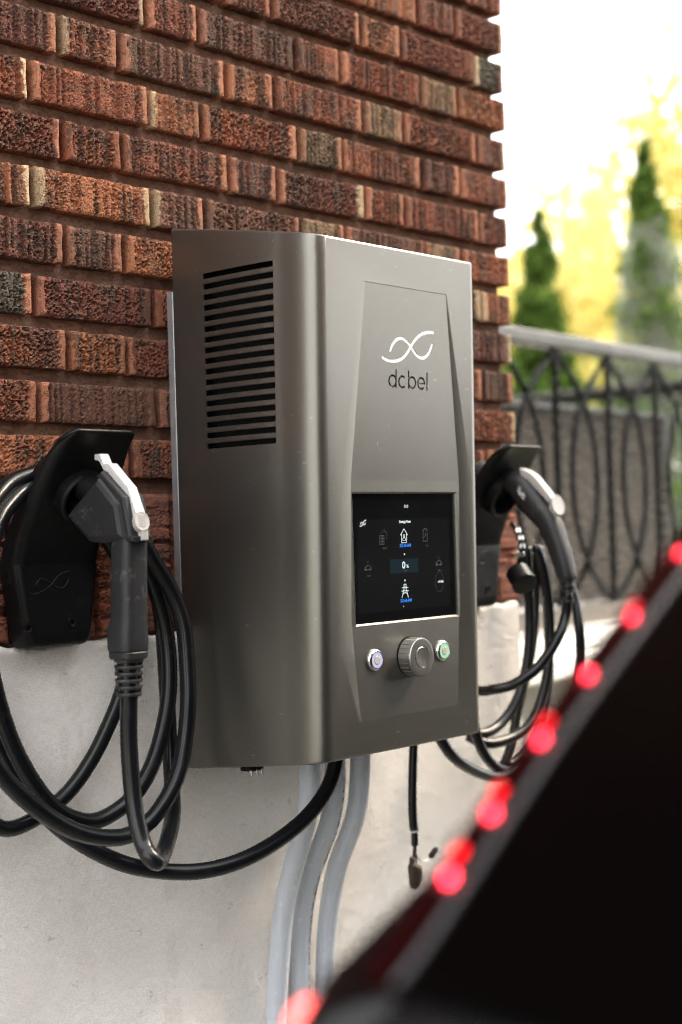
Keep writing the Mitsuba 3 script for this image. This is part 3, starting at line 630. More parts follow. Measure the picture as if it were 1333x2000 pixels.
def oval(o, ax, w, h, d, bev, mat_, name, upv=(0, 0, 1)):
    ax = np.asarray(ax) / np.linalg.norm(ax); u = np.cross(upv, ax); u /= np.linalg.norm(u); v = np.cross(ax, u)
    t_ = np.linspace(0, 2 * math.pi, 40, endpoint=False); rings = []
    for s_, q in ((0.92, 0), (1, bev * 0.4), (1, d - bev), (0.965, d - bev * 0.3), (0.90, d), (0.84, d - 0.0006), (0.80, d - 0.0008)):
        rings.append(o + ax * q + s_ * (w * np.cos(t_)[:, None] * u + h * np.sin(t_)[:, None] * v))
    return add(name, loft(rings), mat_, smooth=30), u, v
bk, bu, bv = oval(bo + bax * 0.000, bax, 0.0098, 0.0126, 0.0095, 0.002, 'button_plastic', conn + '__release_button'); labels[bk] = {'label': 'pale oval thumb button with ridges'}
for q in range(5):
    c_ = bo + bax * 0.0089 + bv * (0.0062 - q * 0.0031)
    add(bk + '__ridge', tube([c_ - bu * 0.0045, c_ + bu * 0.0045], 0.00045, 6, smooth_path=False), 'groove_grey', smooth=True)
add(conn + '__latch_clip', rbox(CX - 0.005, CX + 0.005, -0.2150, -0.206, 1.1495, 1.163, r=0.0015), 'button_plastic', smooth=30)
# grip: rounded section down to the strain relief
gp = [(1.156, -0.1845, 0.0180, 0.0185), (1.139, -0.1832, 0.0187, 0.0195), (1.11, -0.1815, 0.0190, 0.0195), (1.07, -0.1800, 0.0190, 0.0195), (1.0555, -0.1790, 0.0190, 0.0200), (1.047, -0.1770, 0.0200, 0.0218), (1.040, -0.1758, 0.0205, 0.0228), (1.0285, -0.1755, 0.0207, 0.0230), (1.0190, -0.1755, 0.0204, 0.0226), (1.0172, -0.1755, 0.0196, 0.0218)]
def sq(t_, e): return np.sign(np.cos(t_)) * np.abs(np.cos(t_)) ** e, np.sign(np.sin(t_)) * np.abs(np.sin(t_)) ** e
tt_ = np.linspace(0, 2 * math.pi, 48, endpoint=False); cx_, cy_ = sq(tt_, 0.62)
add(conn + '__grip', loft([np.c_[CX + w * cx_, y + d * cy_, np.full(48, z)] for z, y, w, d in gp]), 'grip_plastic', smooth=28)
add(conn + '__grip_cap', loft([np.c_[CX + 0.0198 * s_ * cx_, -0.1760 + 0.0222 * s_ * cy_, np.full(48, z)] for z, s_ in ((1.0165, 0.97), (1.0155, 1), (1.0095, 0.98), (1.0075, 0.90))]), 'grip_plastic', smooth=28)
# strain relief: a sleeve with slots cut all round
def relief(name, P, r0, r1, rings=6):
    P = np.asarray(P, float); L = np.linalg.norm(P[-1] - P[0]); n = rings
    core = add(name, tube(P, np.linspace(r0 * 0.78, r1 * 0.80, 24) if False else r0 * 0.62, 18, step=0.004), 'cable_rubber', smooth=40)
    sp = spline(P, 0.001); m = len(sp)
    for q in range(n):
        a0, a1 = int(m * (q + 0.04) / n), int(m * (q + 0.66) / n)
        seg = sp[a0:a1:2]; rr = r0 + (r1 - r0) * q / (n - 1)
        if len(seg) < 3: continue
        rad = np.full(len(seg), rr); rad[0] *= 0.96; rad[-1] *= 0.96
        add(core + '__rib', tube(seg, rad, 22, smooth_path=False), 'grip_plastic', smooth=40)
    # bridges joining the ribs, staggered
    for q in range(n - 1):
        a0, a1 = int(m * (q + 0.55) / n), int(m * (q + 1.1) / n); t_ = sp[min(a1, m - 1)] - sp[a0]; t_ /= np.linalg.norm(t_)
        u = np.cross(t_, [0.3, 0.9, 0.1]); u /= np.linalg.norm(u); v = np.cross(t_, u); rr = r0 + (r1 - r0) * q / (n - 1)
        for h in range(3):
            an = 2 * math.pi / 3 * h + (q % 2) * math.pi / 3; o = (u * math.cos(an) + v * math.sin(an)) * rr * 0.80
            add(core + '__bridge', tube([sp[a0] + o, sp[min(a1, m - 1)] + o], rr * 0.17, 8, smooth_path=False), 'grip_plastic', smooth=40)
    return core
relief(conn + '__strain_relief', [(CX, -0.1765, 1.0085), (CX, -0.1757, 0.985), (CX, -0.1746, 0.9605)], 0.0182, 0.0158)
CABLE = [(-0.16, -0.177, 1.0119), (-0.16, -0.1745, 0.9582), (-0.16, -0.1721, 0.9161), (-0.16, -0.1737, 0.875), (-0.16, -0.1782, 0.8336), (-0.16, -0.1868, 0.8015), (-0.16, -0.2002, 0.7781), (-0.16, -0.2122, 0.7699), (-0.1129, -0.17, 0.7597), (-0.0679, -0.13, 0.7712), (-0.0259, -0.09, 0.7928), (-0.0008, -0.06, 0.8204), (0.0103, -0.045, 0.8635), (0.0118, -0.04, 0.9451), (0.0119, -0.035, 1.0279), (-0.0013, -0.035, 1.1047), (-0.03, -0.036, 1.1811), (-0.0622, -0.03, 1.2291), (-0.1183, -0.028, 1.2455), (-0.1891, -0.028, 1.2363), (-0.2219, -0.032, 1.2257), (-0.2513, -0.045, 1.2074), (-0.3043, -0.08, 1.1651), (-0.3335, -0.09, 1.1001), (-0.3392, -0.1, 1.012), (-0.3244, -0.105, 0.934), (-0.3015, -0.11, 0.8847), (-0.2901, -0.11, 0.8705), (-0.2666, -0.11, 0.8472), (-0.2309, -0.11, 0.8192), (-0.1933, -0.11, 0.797), (-0.1494, -0.11, 0.7827), (-0.1166, -0.11, 0.7803), (-0.0858, -0.11, 0.7894), (-0.0536, -0.11, 0.815), (-0.0247, -0.105, 0.8507), (-0.0083, -0.1, 0.893), (-0.0021, -0.1, 0.938), (0.0021, -0.095, 0.9826), (0.0022, -0.09, 1.0332), (-0.0031, -0.085, 1.0612), (-0.0145, -0.08, 1.0915), (-0.0361, -0.08, 1.12), (-0.0507, -0.08, 1.1426), (-0.0664, -0.055, 1.1876), (-0.1059, -0.032, 1.2188), (-0.1605, -0.03, 1.2253), (-0.1971, -0.032, 1.2187), (-0.2316, -0.045, 1.2004), (-0.2585, -0.06, 1.1808), (-0.298, -0.09, 1.1286), (-0.2974, -0.08, 1.05), (-0.2836, -0.075, 0.9819), (-0.264, -0.07, 0.9276), (-0.2498, -0.07, 0.895), (-0.2263, -0.07, 0.8558), (-0.1968, -0.07, 0.822), (-0.1687, -0.07, 0.8049), (-0.1397, -0.07, 0.797), (-0.1096, -0.07, 0.8019), (-0.0778, -0.07, 0.8166), (-0.0448, -0.07, 0.8504), (-0.0241, -0.07, 0.8928), (-0.0094, -0.068, 0.937), (-0.0034, -0.065, 0.9819), (-0.0051, -0.06, 1.0365), (-0.0224, -0.055, 1.0987), (-0.0549, -0.05, 1.1607), (-0.0997, -0.045, 1.2049)]
cb = add(conn + '__cable', tube(CABLE, 0.0107, 18, step=0.008), 'cable_rubber', smooth=True); labels[cb] = {'label': 'thick black cable coiled on the left holster'}
add(conn + '__cable_001', tube([(-0.3, -0.06, 1.14), (-0.335, -0.055, 1.05), (-0.3313, -0.04, 0.9304), (-0.2991, -0.04, 0.847), (-0.2572, -0.04, 0.8052), (-0.2322, -0.04, 0.8017), (-0.2068, -0.04, 0.8077), (-0.1807, -0.04, 0.8183), (-0.1534, -0.04, 0.8341), (-0.1252, -0.04, 0.8601), (-0.1021, -0.04, 0.8887), (-0.0846, -0.04, 0.9159), (-0.0702, -0.04, 0.9411), (-0.0533, -0.04, 0.9852), (-0.048, -0.045, 1.0525), (-0.073, -0.06, 1.1142), (-0.1046, -0.06, 1.1615)], 0.0100, 18, step=0.008), 'cable_rubber', smooth=True)
add(conn + '__cable_002', tube([(0.2272, -0.155, 0.8651), (0.2161, -0.155, 0.8258), (0.1993, -0.155, 0.7975), (0.1645, -0.153, 0.7674), (0.1221, -0.15, 0.7461), (0.069, -0.145, 0.7287), (0.0227, -0.135, 0.7196), (-0.0175, -0.12, 0.7177), (-0.0522, -0.1, 0.7222), (-0.0982, -0.085, 0.7366), (-0.1347, -0.07, 0.7574), (-0.1661, -0.06, 0.7809), (-0.1891, -0.05, 0.804), (-0.2116, -0.04, 0.8338), (-0.2369, -0.035, 0.8748), (-0.2681, -0.03, 0.9409), (-0.318, -0.035, 1.02), (-0.325, -0.05, 1.1)], 0.0107, 18, step=0.008), 'cable_rubber', smooth=True)

# ---------------------------------------------------------------- right connector
rc = thing('charging_connector', 'slim black charging plug with white button hung in the right holster near the railing', 'charging plug')
RX = 0.708
# swept handle: centre line and half sizes in the y-z plane
sw = [(-0.1130, 1.2300, 0.0175, 0.020), (-0.1300, 1.2180, 0.0215, 0.022), (-0.1480, 1.1980, 0.0225, 0.0225), (-0.1650, 1.1790, 0.0215, 0.0215), (-0.1830, 1.1580, 0.0195, 0.0205), (-0.1950, 1.1330, 0.0175, 0.019), (-0.2045, 1.1070, 0.0165, 0.018), (-0.2110, 1.0850, 0.0155, 0.017), (-0.2150, 1.0670, 0.0140, 0.015), (-0.2155, 1.0630, 0.0120, 0.013)]
S = spline(np.array(sw), 0.004); tg = np.gradient(S[:, :2], axis=0); tg /= np.linalg.norm(tg, axis=1, keepdims=True); cx3, cy3 = sq(tt_, 0.8)
rings = [np.stack([RX + s[3] * cx3, s[0] + (-t_[1]) * s[2] * cy3, s[1] + t_[0] * s[2] * cy3], 1) for s, t_ in zip(S, tg)]
add(rc + '__grip', loft(rings), 'grip_plastic', smooth=35)
add(rc + '__nose', lathe([(0, -0.02), (0.0190, -0.02), (0.0190, 0.04), (0, 0.04)], (RX, -0.1050, 1.2330), nose_ax, 36), 'holster_plastic', smooth=30)
lat = [(-0.1330, 1.2500), (-0.1480, 1.2450), (-0.1620, 1.2370), (-0.1880, 1.2080), (-0.1960, 1.1960), (-0.1880, 1.1900), (-0.1640, 1.2130), (-0.1480, 1.2280), (-0.1330, 1.2360)]
lk = add(rc + '__latch', prism(lat, -0.0085, 0.0085, 0.003, yz(RX)), 'white_plastic', smooth=30); labels[lk] = {'label': 'white latch lever on the right plug'}
bax2 = np.array([-0.45, -0.80, 0.40])
b2, _, _ = oval(np.array([RX, -0.1985, 1.1830]), bax2, 0.0110, 0.0185, 0.0090, 0.002, 'white_plastic', rc + '__release_button'); labels[b2] = {'label': 'round white thumb button'}
# faint pale print on the side of the plug
for (y_, z_, l_) in ((-0.1395, 1.2085, 0.010), (-0.1440, 1.2035, 0.013), (-0.1490, 1.2050, 0.007), (-0.1415, 1.2155, 0.005)):
    add(rc + '__print_mark', tube([(RX - 0.0226, y_, z_ + l_ / 2), (RX - 0.0226, y_ - l_ * 0.5, z_ - l_ / 2)], 0.0011, 6, smooth_path=False), 'pale_print', smooth=True)
relief(rc + '__strain_relief', [(RX, -0.2155, 1.0640), (RX, -0.2155, 1.045), (RX, -0.2145, 1.0260)], 0.0118, 0.0100, 5)
cb = add(rc + '__cable', tube([(0.708, -0.2144, 1.0463), (0.708, -0.2137, 1.029), (0.708, -0.2088, 1.0041), (0.6866, -0.21, 0.9759), (0.6696, -0.2, 0.9474), (0.6488, -0.19, 0.9243), (0.6288, -0.18, 0.911), (0.6144, -0.16, 0.8992), (0.6002, -0.14, 0.8947), (0.6, -0.12, 0.8913), (0.588, -0.1, 0.8964), (0.5863, -0.08, 0.9154)], 0.0082, 16), 'cable_rubber', smooth=True); labels[cb] = {'label': 'black cable hanging in loops under the right plug'}
for q in ([(0.8648, -0.1, 1.0917), (0.8666, -0.11, 1.0515), (0.8678, -0.12, 1.0168), (0.8613, -0.13, 0.9827), (0.8648, -0.13, 0.9454), (0.8762, -0.12, 0.9042), (0.8599, -0.12, 0.8658), (0.8209, -0.12, 0.8303)], [(0.7991, -0.07, 1.1181), (0.8001, -0.07, 1.0545), (0.8014, -0.07, 1.0147), (0.8002, -0.07, 0.975), (0.7906, -0.07, 0.9229), (0.7727, -0.07, 0.8797), (0.7446, -0.07, 0.846), (0.7004, -0.07, 0.8199), (0.6541, -0.07, 0.8126), (0.6345, -0.06, 0.8192), (0.6202, -0.05, 0.848)], [(0.7983, -0.09, 1.1178), (0.8225, -0.09, 1.0667), (0.8318, -0.09, 1.0052), (0.8303, -0.09, 0.9468), (0.8145, -0.09, 0.8846), (0.7872, -0.09, 0.8374), (0.7459, -0.09, 0.8082), (0.6878, -0.085, 0.7969), (0.6528, -0.08, 0.7983), (0.6341, -0.06, 0.8117)], [(0.863, -0.05, 1.1167), (0.8818, -0.05, 0.9962), (0.8824, -0.05, 0.9009), (0.8694, -0.055, 0.8616), (0.8464, -0.06, 0.8238), (0.8215, -0.06, 0.7866), (0.7842, -0.06, 0.7594), (0.7397, -0.06, 0.747)], [(0.8578, -0.04, 1.1061), (0.8602, -0.04, 1.0246), (0.8383, -0.04, 0.9178), (0.8027, -0.04, 0.8461), (0.7761, -0.045, 0.791), (0.7491, -0.05, 0.7553), (0.722, -0.05, 0.7304)], [(0.5988, -0.1, 0.8493), (0.6064, -0.1, 0.8155), (0.6224, -0.1, 0.7887), (0.6484, -0.1, 0.7645), (0.6822, -0.1, 0.749), (0.7247, -0.1, 0.7499)], [(0.4486, -0.14, 0.8684), (0.471, -0.14, 0.8268), (0.5006, -0.14, 0.7979), (0.5629, -0.13, 0.7688), (0.6254, -0.12, 0.7495), (0.6827, -0.11, 0.7464), (0.7259, -0.11, 0.7591)]): add(rc + '__cable', tube(q, 0.0088, 16), 'cable_rubber', smooth=True)
# tethered dust cap
cap = thing('dust_cap', 'glossy black round dust cap dangling from a strap under the right plug', 'cap')
cax = np.array([-0.25, -0.55, -0.50]); cax /= np.linalg.norm(cax)
add(cap + '__cup', lathe([(0, 0), (0.0175, 0), (0.0195, 0.002), (0.0195, 0.030), (0.0215, 0.031), (0.0215, 0.0345), (0.018, 0.036), (0, 0.036)], (0.705, -0.1165, 1.0800), cax, 40), 'holster_plastic', smooth=30)
sp = spline([(0.700, -0.113, 1.160), (0.699, -0.128, 1.140), (0.698, -0.133, 1.118), (0.700, -0.128, 1.098), (0.703, -0.120, 1.082)], 0.003)
st_ = add(cap + '__strap', tube(sp, 0.0042, 10, smooth_path=False), 'holster_plastic', smooth=True)
for q in (5, 9, 13, 17): add(st_ + '__strap_bead', tube(sp[q:q + 3], 0.0062, 12, smooth_path=False), 'galvanised' if False else 'chrome', smooth=40)

# ---------------------------------------------------------------- grey conduits and the hanging lead
CND = {'K1': [(0.212, -0.1086, 0.8202), (0.212, -0.1084, 0.7913), (0.212, -0.1007, 0.7543), (0.212, -0.0833, 0.7072), (0.212, -0.0516, 0.624), (0.212, -0.0382, 0.5556), (0.212, -0.0253, 0.4535), (0.212, -0.0162, 0.3664)], 'K2': [(0.269, -0.1044, 0.8158), (0.269, -0.1016, 0.7749), (0.269, -0.085, 0.7213), (0.269, -0.051, 0.6574), (0.269, -0.0289, 0.5866), (0.269, -0.0226, 0.5403), (0.269, -0.0207, 0.4946), (0.269, -0.0139, 0.3875)], 'K3': [(0.317, -0.1098, 0.8203), (0.317, -0.1045, 0.7681), (0.317, -0.0913, 0.7216), (0.317, -0.0574, 0.657), (0.317, -0.035, 0.5775), (0.317, -0.0277, 0.5304), (0.317, -0.0246, 0.4839), (0.317, -0.0168, 0.375)]}
clab = {'K1': 'grey flexible conduit bending to the wall, leftmost of the three under the cabinet', 'K2': 'grey flexible conduit with a printed line, middle of the three under the cabinet', 'K3': 'grey flexible conduit, rightmost of the three under the cabinet'}
for nm in ('K1', 'K2', 'K3'):
    P = [(CND[nm][0][0], CND[nm][0][1] - 0.001, 0.87)] + CND[nm] + [(CND[nm][-1][0], -0.020, 0.25), (CND[nm][-1][0], -0.020, 0.03)]
    P = np.array(P); P[:, 1] = np.minimum(P[:, 1], -0.0205)
    t = thing('conduit', clab[nm], 'conduit')
    add(t + '__pipe', tube(P, 0.0150, 24, step=0.008), 'conduit_grey', smooth=True)
    if nm == 'K2':
        sp = spline(P, 0.0012); tg = np.gradient(sp, axis=0); tg /= np.linalg.norm(tg, axis=1, keepdims=True)
        r_ = np.random.default_rng(3); marks = []
        q = 60
        while q < 480:
            if r_.random() < 0.80:
                n_ = np.cross(tg[q], [1, 0, 0]); n_ /= np.linalg.norm(n_)
                if n_[1] > 0: n_ = -n_
                d_ = n_ * 0.97 + np.array([0.20, 0, 0]); d_ /= np.linalg.norm(d_); u_ = np.cross(tg[q], d_); u_ /= np.linalg.norm(u_)
                o = sp[q] + d_ * 0.0151; w = r_.uniform(0.0014, 0.0028); l = r_.uniform(0.0008, 0.0020)
                marks.append(tm([o - u_ * w - tg[q] * l, o + u_ * w - tg[q] * l, o + u_ * w + tg[q] * l, o - u_ * w + tg[q] * l], [[0, 1, 2, 3]]))
            q += int(r_.integers(2, 5))
        kp = add(t + '__printed_line', cat(marks), 'print_ink'); labels[kp] = {'label': 'line of tiny dark print', 'kind': 'stuff'}
HANG = [(0.4278, -0.12, 0.8462), (0.4255, -0.12, 0.8232), (0.4202, -0.12, 0.762), (0.4191, -0.12, 0.7159), (0.4218, -0.12, 0.6984)]
hl = thing('hanging_lead', 'short black lead with a pale band, ending in bare wires and a brass terminal', 'lead')
add(hl + '__sleeve', tube(HANG, 0.0066, 16), 'cable_rubber', smooth=True)
add(hl + '__band', tube([HANG[-1], tuple(np.array(HANG[-1]) + [0, 0, -0.003])], 0.0070, 16, smooth_path=False), 'white_plastic', smooth=40)
e0 = np.array(HANG[-1]) + [0, 0, -0.003]
add(hl + '__tip', tube([e0, e0 + [0, 0, -0.020]], 0.0052, 14, smooth_path=False), 'cable_rubber', smooth=40)
e1_ = e0 + [0, 0, -0.020]
for dx in (-0.003, 0.0, 0.003): add(hl + '__wire', tube([e1_ + [dx * 0.4, 0, 0.002], e1_ + [dx, 0.001, -0.012], e1_ + [dx * 2 - 0.003, 0, -0.030]], 0.0012, 8), 'brass', smooth=True)
add(hl + '__wire', tube([e1_ + [0.002, 0, -0.012], e1_ + [0.014, 0, -0.026], e1_ + [0.030, 0, -0.027], e1_ + [0.040, 0, -0.020]], 0.0011, 8), 'steel', smooth=True)
bt_ = e1_ + [-0.002, 0, -0.042]
te = add(hl + '__brass_terminal', hull_of([bt_ + [-0.004, 0, 0.010], bt_ + [0.003, 0, 0.004], bt_ + [-0.001, 0, -0.016], bt_ + [0.004, -0.002, -0.010]], [0.008, 0.010, 0.008, 0.007]), 'brass', smooth=40)
add(te + '__terminal_screw', lathe([(0, 0), (0.004, 0), (0.004, 0.012), (0.0025, 0.014), (0, 0.014)], bt_ + [-0.006, 0, 0.012], (0, 0, 1), 16), 'brass', smooth=30)
add(hl + '__black_ferrule', hull_of([e1_ + [0.038, 0, -0.022], e1_ + [0.048, 0, -0.015]], 0.0045), 'holster_plastic', smooth=True)

# ---------------------------------------------------------------- porch, railing, woven screen
ang = math.radians(4.0); RU = np.array([math.cos(ang), math.sin(ang), 0]); RN = np.array([-math.sin(ang), math.cos(ang), 0]); RO = np.array([2.043, 0.725, 0])
def rail(v):
    v = np.atleast_2d(v); return RO + v[:, :1] * RU + v[:, 1:2] * RN + np.array([0, 0, 1.0]) * v[:, 2:3]
def rb(u0, u1, w0, w1, z0, z1, r=0.004):
    m = rbox(u0, u1, w0, w1, z0, z1, r); m.vertices = rail(m.vertices); return m
porch = structure('porch', cat([box(0.93, 7.0, 0.66, 6.0, 0.0, 0.75)]), 'concrete', 'raised concrete porch behind the house corner', 'porch')
pe = thing('porch_edge', 'two white painted edge boards of the porch below the railing', 'edging')
m = rbox(-1.1, 4.5, -0.125, 0.3, 0.832, 0.866, 0.006); m.vertices = rail(m.vertices); add(pe + '__upper_board', m, 'white_paint', smooth=30)
m = rbox(-1.1, 4.5, -0.165, 0.3, 0.768, 0.826, 0.010); m.vertices = rail(m.vertices); add(pe + '__lower_board', m, 'white_paint', smooth=30)
rl = thing('iron_railing', 'wrought iron railing with twisted bars and crossing arcs beyond the house corner', 'railing')
k = add(rl + '__top_rail', rb(-0.75, 3.2, -0.028, 0.028, 1.632, 1.672, 0.008), 'rail_cap', smooth=30)
add(rl + '__bottom_rail', rb(-0.75, 3.2, -0.020, 0.020, 0.882, 0.932, 0.003), 'screen_weave', smooth=30)
PB = 0.288
def twisted(u0):
    n = 90; z = np.linspace(0.93, 1.634, n); V = []
    for i in range(n):
        t_ = z[i] * 2 * math.pi / 0.16 if 0.99 < z[i] < 1.57 else 0; c = [(0.0090 * math.cos(t_ + q * math.pi / 2 + math.pi / 4) * 1.3, 0.0090 * math.sin(t_ + q * math.pi / 2 + math.pi / 4) * 1.3) for q in range(4)]
        V.append(rail(np.array([(u0 + a, b, z[i]) for a, b in c])))
    return loft(V)
for q in range(-2, 10): add(rl + '__twisted_bar', twisted(q * PB), 'rail_iron')
for q in range(-2, 10):
    for s in (-1, 1):
        # each arc springs from the top of a bar, swings out past the crossing and returns to the foot of the next bar but one
        zz_ = np.array([1.632, 1.58, 1.515, 1.43, 1.28, 1.13, 1.04, 0.98, 0.934]); uu = np.array([0.012, 0.075, 0.144, 0.195, 0.222, 0.195, 0.144, 0.085, 0.012]) * s
        P = spline(np.c_[q * PB + uu, uu * 0 + s * 0.006, zz_], 0.02)
        V = []
        tg = np.gradient(P, axis=0); tg /= np.linalg.norm(tg, axis=1, keepdims=True)
        for p_, t_ in zip(P, tg):
            n_ = np.array([-t_[2], 0, t_[0]]); V.append(rail(np.array([p_ + n_ * 0.0042 + [0, 0.007, 0], p_ - n_ * 0.0042 + [0, 0.007, 0], p_ - n_ * 0.0042 - [0, 0.007, 0], p_ + n_ * 0.0042 - [0, 0.007, 0]])))
        add(rl + '__arc', loft(V), 'rail_iron')
fr = thing('far_railing', 'dark horizontal rail of the porch side running away behind the woven screen', 'railing')
m = rbox(5.0, 5.05, 0.9, 4.2, 1.775, 1.82, 0.006); add(fr + '__rail', m, 'rail_iron', smooth=30)
m = rbox(4.99, 5.06, 0.9, 4.2, 1.822, 1.842, 0.006); add(fr + '__rail_cap', m, 'rail_cap', smooth=30)
for q in range(14): add(fr + '__bar', box(5.016, 5.034, 0.95 + q * 0.24, 0.968 + q * 0.24, 0.75, 1.776), 'rail_iron')
for q in (0.92, 4.15): add(fr + '__post', box(5.005, 5.045, q - 0.02, q + 0.02, 0.75, 1.776), 'rail_iron')
ws = thing('woven_screen', 'grey brown woven privacy screen fixed behind the railing bars', 'screen')
# woven panel: horizontal cords that weave over and under upright stakes
cords = []
z = 0.94; q = 0
while z < 1.478:
    us = np.linspace(-0.72, 0.80, 60)
    w = 0.10 + 0.0045 * np.sin(us * 2 * math.pi / 0.075 + (q % 2) * math.pi)
    P = rail(np.c_[us, w, np.full(60, z) + 0.0012 * np.sin(us * 37 + q * 2.1)])
    cords.append(tube(P, 0.0080, 6, smooth_path=False)); z += 0.0185; q += 1
k = add(ws + '__woven_cords', cat(cords), 'screen_weave', smooth=True); labels[k] = {'kind': 'stuff'}
for q in range(20): add(ws + '__stake', rb(-0.70 + q * 0.075, -0.694 + q * 0.075, 0.098, 0.104, 0.93, 1.482, 0.001), 'screen_weave')
add(ws + '__backing', rb(-0.72, 0.80, 0.108, 0.113, 0.93, 1.478, 0.001), 'screen_weave')
add(ws + '__top_strip', rb(-0.74, 0.82, 0.086, 0.120, 1.479, 1.499, 0.004), 'rail_cap', smooth=30)
add(ws + '__end_strip', rb(0.802, 0.835, 0.088, 0.118, 0.93, 1.478, 0.004), 'rail_cap', smooth=30)
add(ws + '__post', rb(-0.16, -0.13, 0.125, 0.155, 0.75, 1.44, 0.003), 'rail_iron', smooth=30)

# ---------------------------------------------------------------- cedars and maples
def leaves(pts, size, r, up=0.5, aspect=1.6):
    n = len(pts); d = r.normal(size=(n, 3)); d /= np.linalg.norm(d, axis=1, keepdims=True)
    a = np.cross(d, r.normal(size=(n, 3))); a /= np.linalg.norm(a, axis=1, keepdims=True); b = np.cross(d, a)
    s = size * r.uniform(0.6, 1.3, (n, 1)); a, b = a * s * aspect, b * s
    V = np.stack([pts - a, pts - b, pts + a, pts + b], 1).reshape(-1, 3)
    i = np.arange(n)[:, None] * 4
    return tm(V, np.hstack([i, i + 1, i + 2, i + 3]))
def cedar(x, y, z0, ztip, rad, label, n, seed_=1):
    r = np.random.default_rng(seed_); t = thing('cedar_tree', label, 'tree')
    H = ztip - z0; m = 260
    h = r.random(m) ** 1.15 * 0.97; a = r.random(m) * 2 * math.pi
    L = rad * (1 - h) ** 0.95 * np.clip(h / 0.05, 0.5, 1) * r.uniform(0.72, 1.22, m)        # reach of each spray
    pick = r.integers(0, m, n); s = r.random(n) ** 0.6
    reach = L[pick] * s; wob = r.normal(size=(n, 3)) * (0.006 + 0.14 * L[pick][:, None] * (0.4 + s[:, None]))
    pts = np.c_[x + reach * np.cos(a[pick]), y + reach * np.sin(a[pick]), z0 + h[pick] * H + 0.30 * reach * s] + wob
    pts[-150:] = np.c_[x + r.normal(size=150) * 0.012, y + r.normal(size=150) * 0.012, ztip - 0.02 - 0.30 * r.random(150)]
    add(t + '__crown', leaves(pts, 0.017, r, aspect=2.0), 'cedar_leaf')
    add(t + '__trunk', tube([(x, y, 0), (x + 0.01, y, z0 + H * 0.5), (x, y, ztip - 0.15)], 0.03, 8), 'bark', smooth=True)
    return t
cedar(6.114, 3.645, 0.75, 3.10, 0.42, 'short dark green cedar left of the netted one, close to the house corner', 20000, seed_=11)
c2 = cedar(5.692, 2.634, 0.6, 3.24, 0.40, 'tall cedar with its lower crown wrapped in pale netting, behind the railing', 20000, seed_=12)
net = []
for zz_ in np.arange(0.95, 2.78, 0.030):
    t_ = np.linspace(0, 2 * math.pi, 40); h = (zz_ - 0.6) / 2.6
    R = 0.41 * (1 - h) ** 0.90 * (1 + 0.05 * np.sin(3 * t_ + zz_ * 5)) + 0.02
    net.append(tube(np.c_[5.692 + R * np.cos(t_), 2.634 + R * np.sin(t_), zz_ + 0.02 * np.sin(2 * t_ + zz_ * 4)], 0.0016, 3, cap=False, smooth_path=False))
for q in range(44):
    zz_ = np.linspace(0.95, 2.78, 40); h = (zz_ - 0.6) / 2.6; t_ = 2 * math.pi * q / 44
    R = 0.41 * (1 - h) ** 0.90 * (1 + 0.05 * np.sin(3 * t_ + zz_ * 5)) + 0.02
    net.append(tube(np.c_[5.692 + R * np.cos(t_), 2.634 + R * np.sin(t_), zz_ + 0.02 * np.sin(2 * t_ + zz_ * 4)], 0.0016, 3, cap=False, smooth_path=False))
k = add(c2 + '__netting', cat(net), 'net_strand', smooth=True); labels[k] = {'label': 'pale garden netting wrapped round the crown'}
def maple(x, y, zc, rx, rz, n, label, seed_, size=0.075):
    r = np.random.default_rng(seed_); t = thing('maple_tree', label, 'tree')
    k = 26; c = r.normal(size=(k, 3)); c /= np.linalg.norm(c, axis=1, keepdims=True); c *= r.random((k, 1)) ** 0.40
    pick = r.integers(0, k, n); d = r.normal(size=(n, 3)); d /= np.linalg.norm(d, axis=1, keepdims=True); d *= r.random((n, 1)) ** 0.5
    pts = (c[pick] + d * r.uniform(0.20, 0.50, (k, 1))[pick]) * [rx, rx, rz] + [x, y, zc]
    pts = pts[pts[:, 2] > 0.3]
    add(t + '__crown', leaves(pts, size, r, aspect=1.2), 'maple_leaf')
    limbs = [tube([(x, y, 0), (x + 0.03, y, (zc - rz) * 0.5 + 0.4), (x, y + 0.05, zc)], 0.09, 8)]
    for q in range(9): e = c[q] * [rx, rx, rz] * 0.8 + [x, y, zc]; limbs.append(tube([(x, y, max(0.4, zc - rz * 0.7)), ((x + e[0]) / 2, (y + e[1]) / 2, (zc + e[2]) / 2 - 0.1), tuple(e)], 0.03, 6, step=0.1))
    add(t + '__trunk', cat(limbs), 'bark', smooth=True)
for (x, y, zc, rx, rz, n, lab, sd) in (
    (11.7, 8.2, 2.7, 1.7, 1.6, 2600, 'low yellow maple directly right of the house corner', 21),
    (13.8, 8.8, 3.1, 1.9, 1.7, 2600, 'low yellow maple between the two cedars', 22),
    (16.0, 9.2, 3.6, 2.1, 2.2, 2800, 'yellow maple behind the netted cedar', 23),
    (13.8, 6.9, 4.0, 1.6, 3.0, 3600, 'tall yellow maple at the right edge of the view', 24),
    (21.5, 15.0, 5.0, 3.4, 2.2, 2600, 'distant yellow maple showing above the low ones', 25),
    (23.0, 12.0, 6.0, 3.2, 3.0, 2600, 'distant yellow maple farthest from the house', 26)):
    maple(x, y, zc, rx, rz, n, lab, sd)

# ---------------------------------------------------------------- the black car in the foreground (nose to the right, tail beside the cabinet)
car = thing('parked_car', 'blurred black car in the foreground with red lamps along its sloping rear edge', 'car')
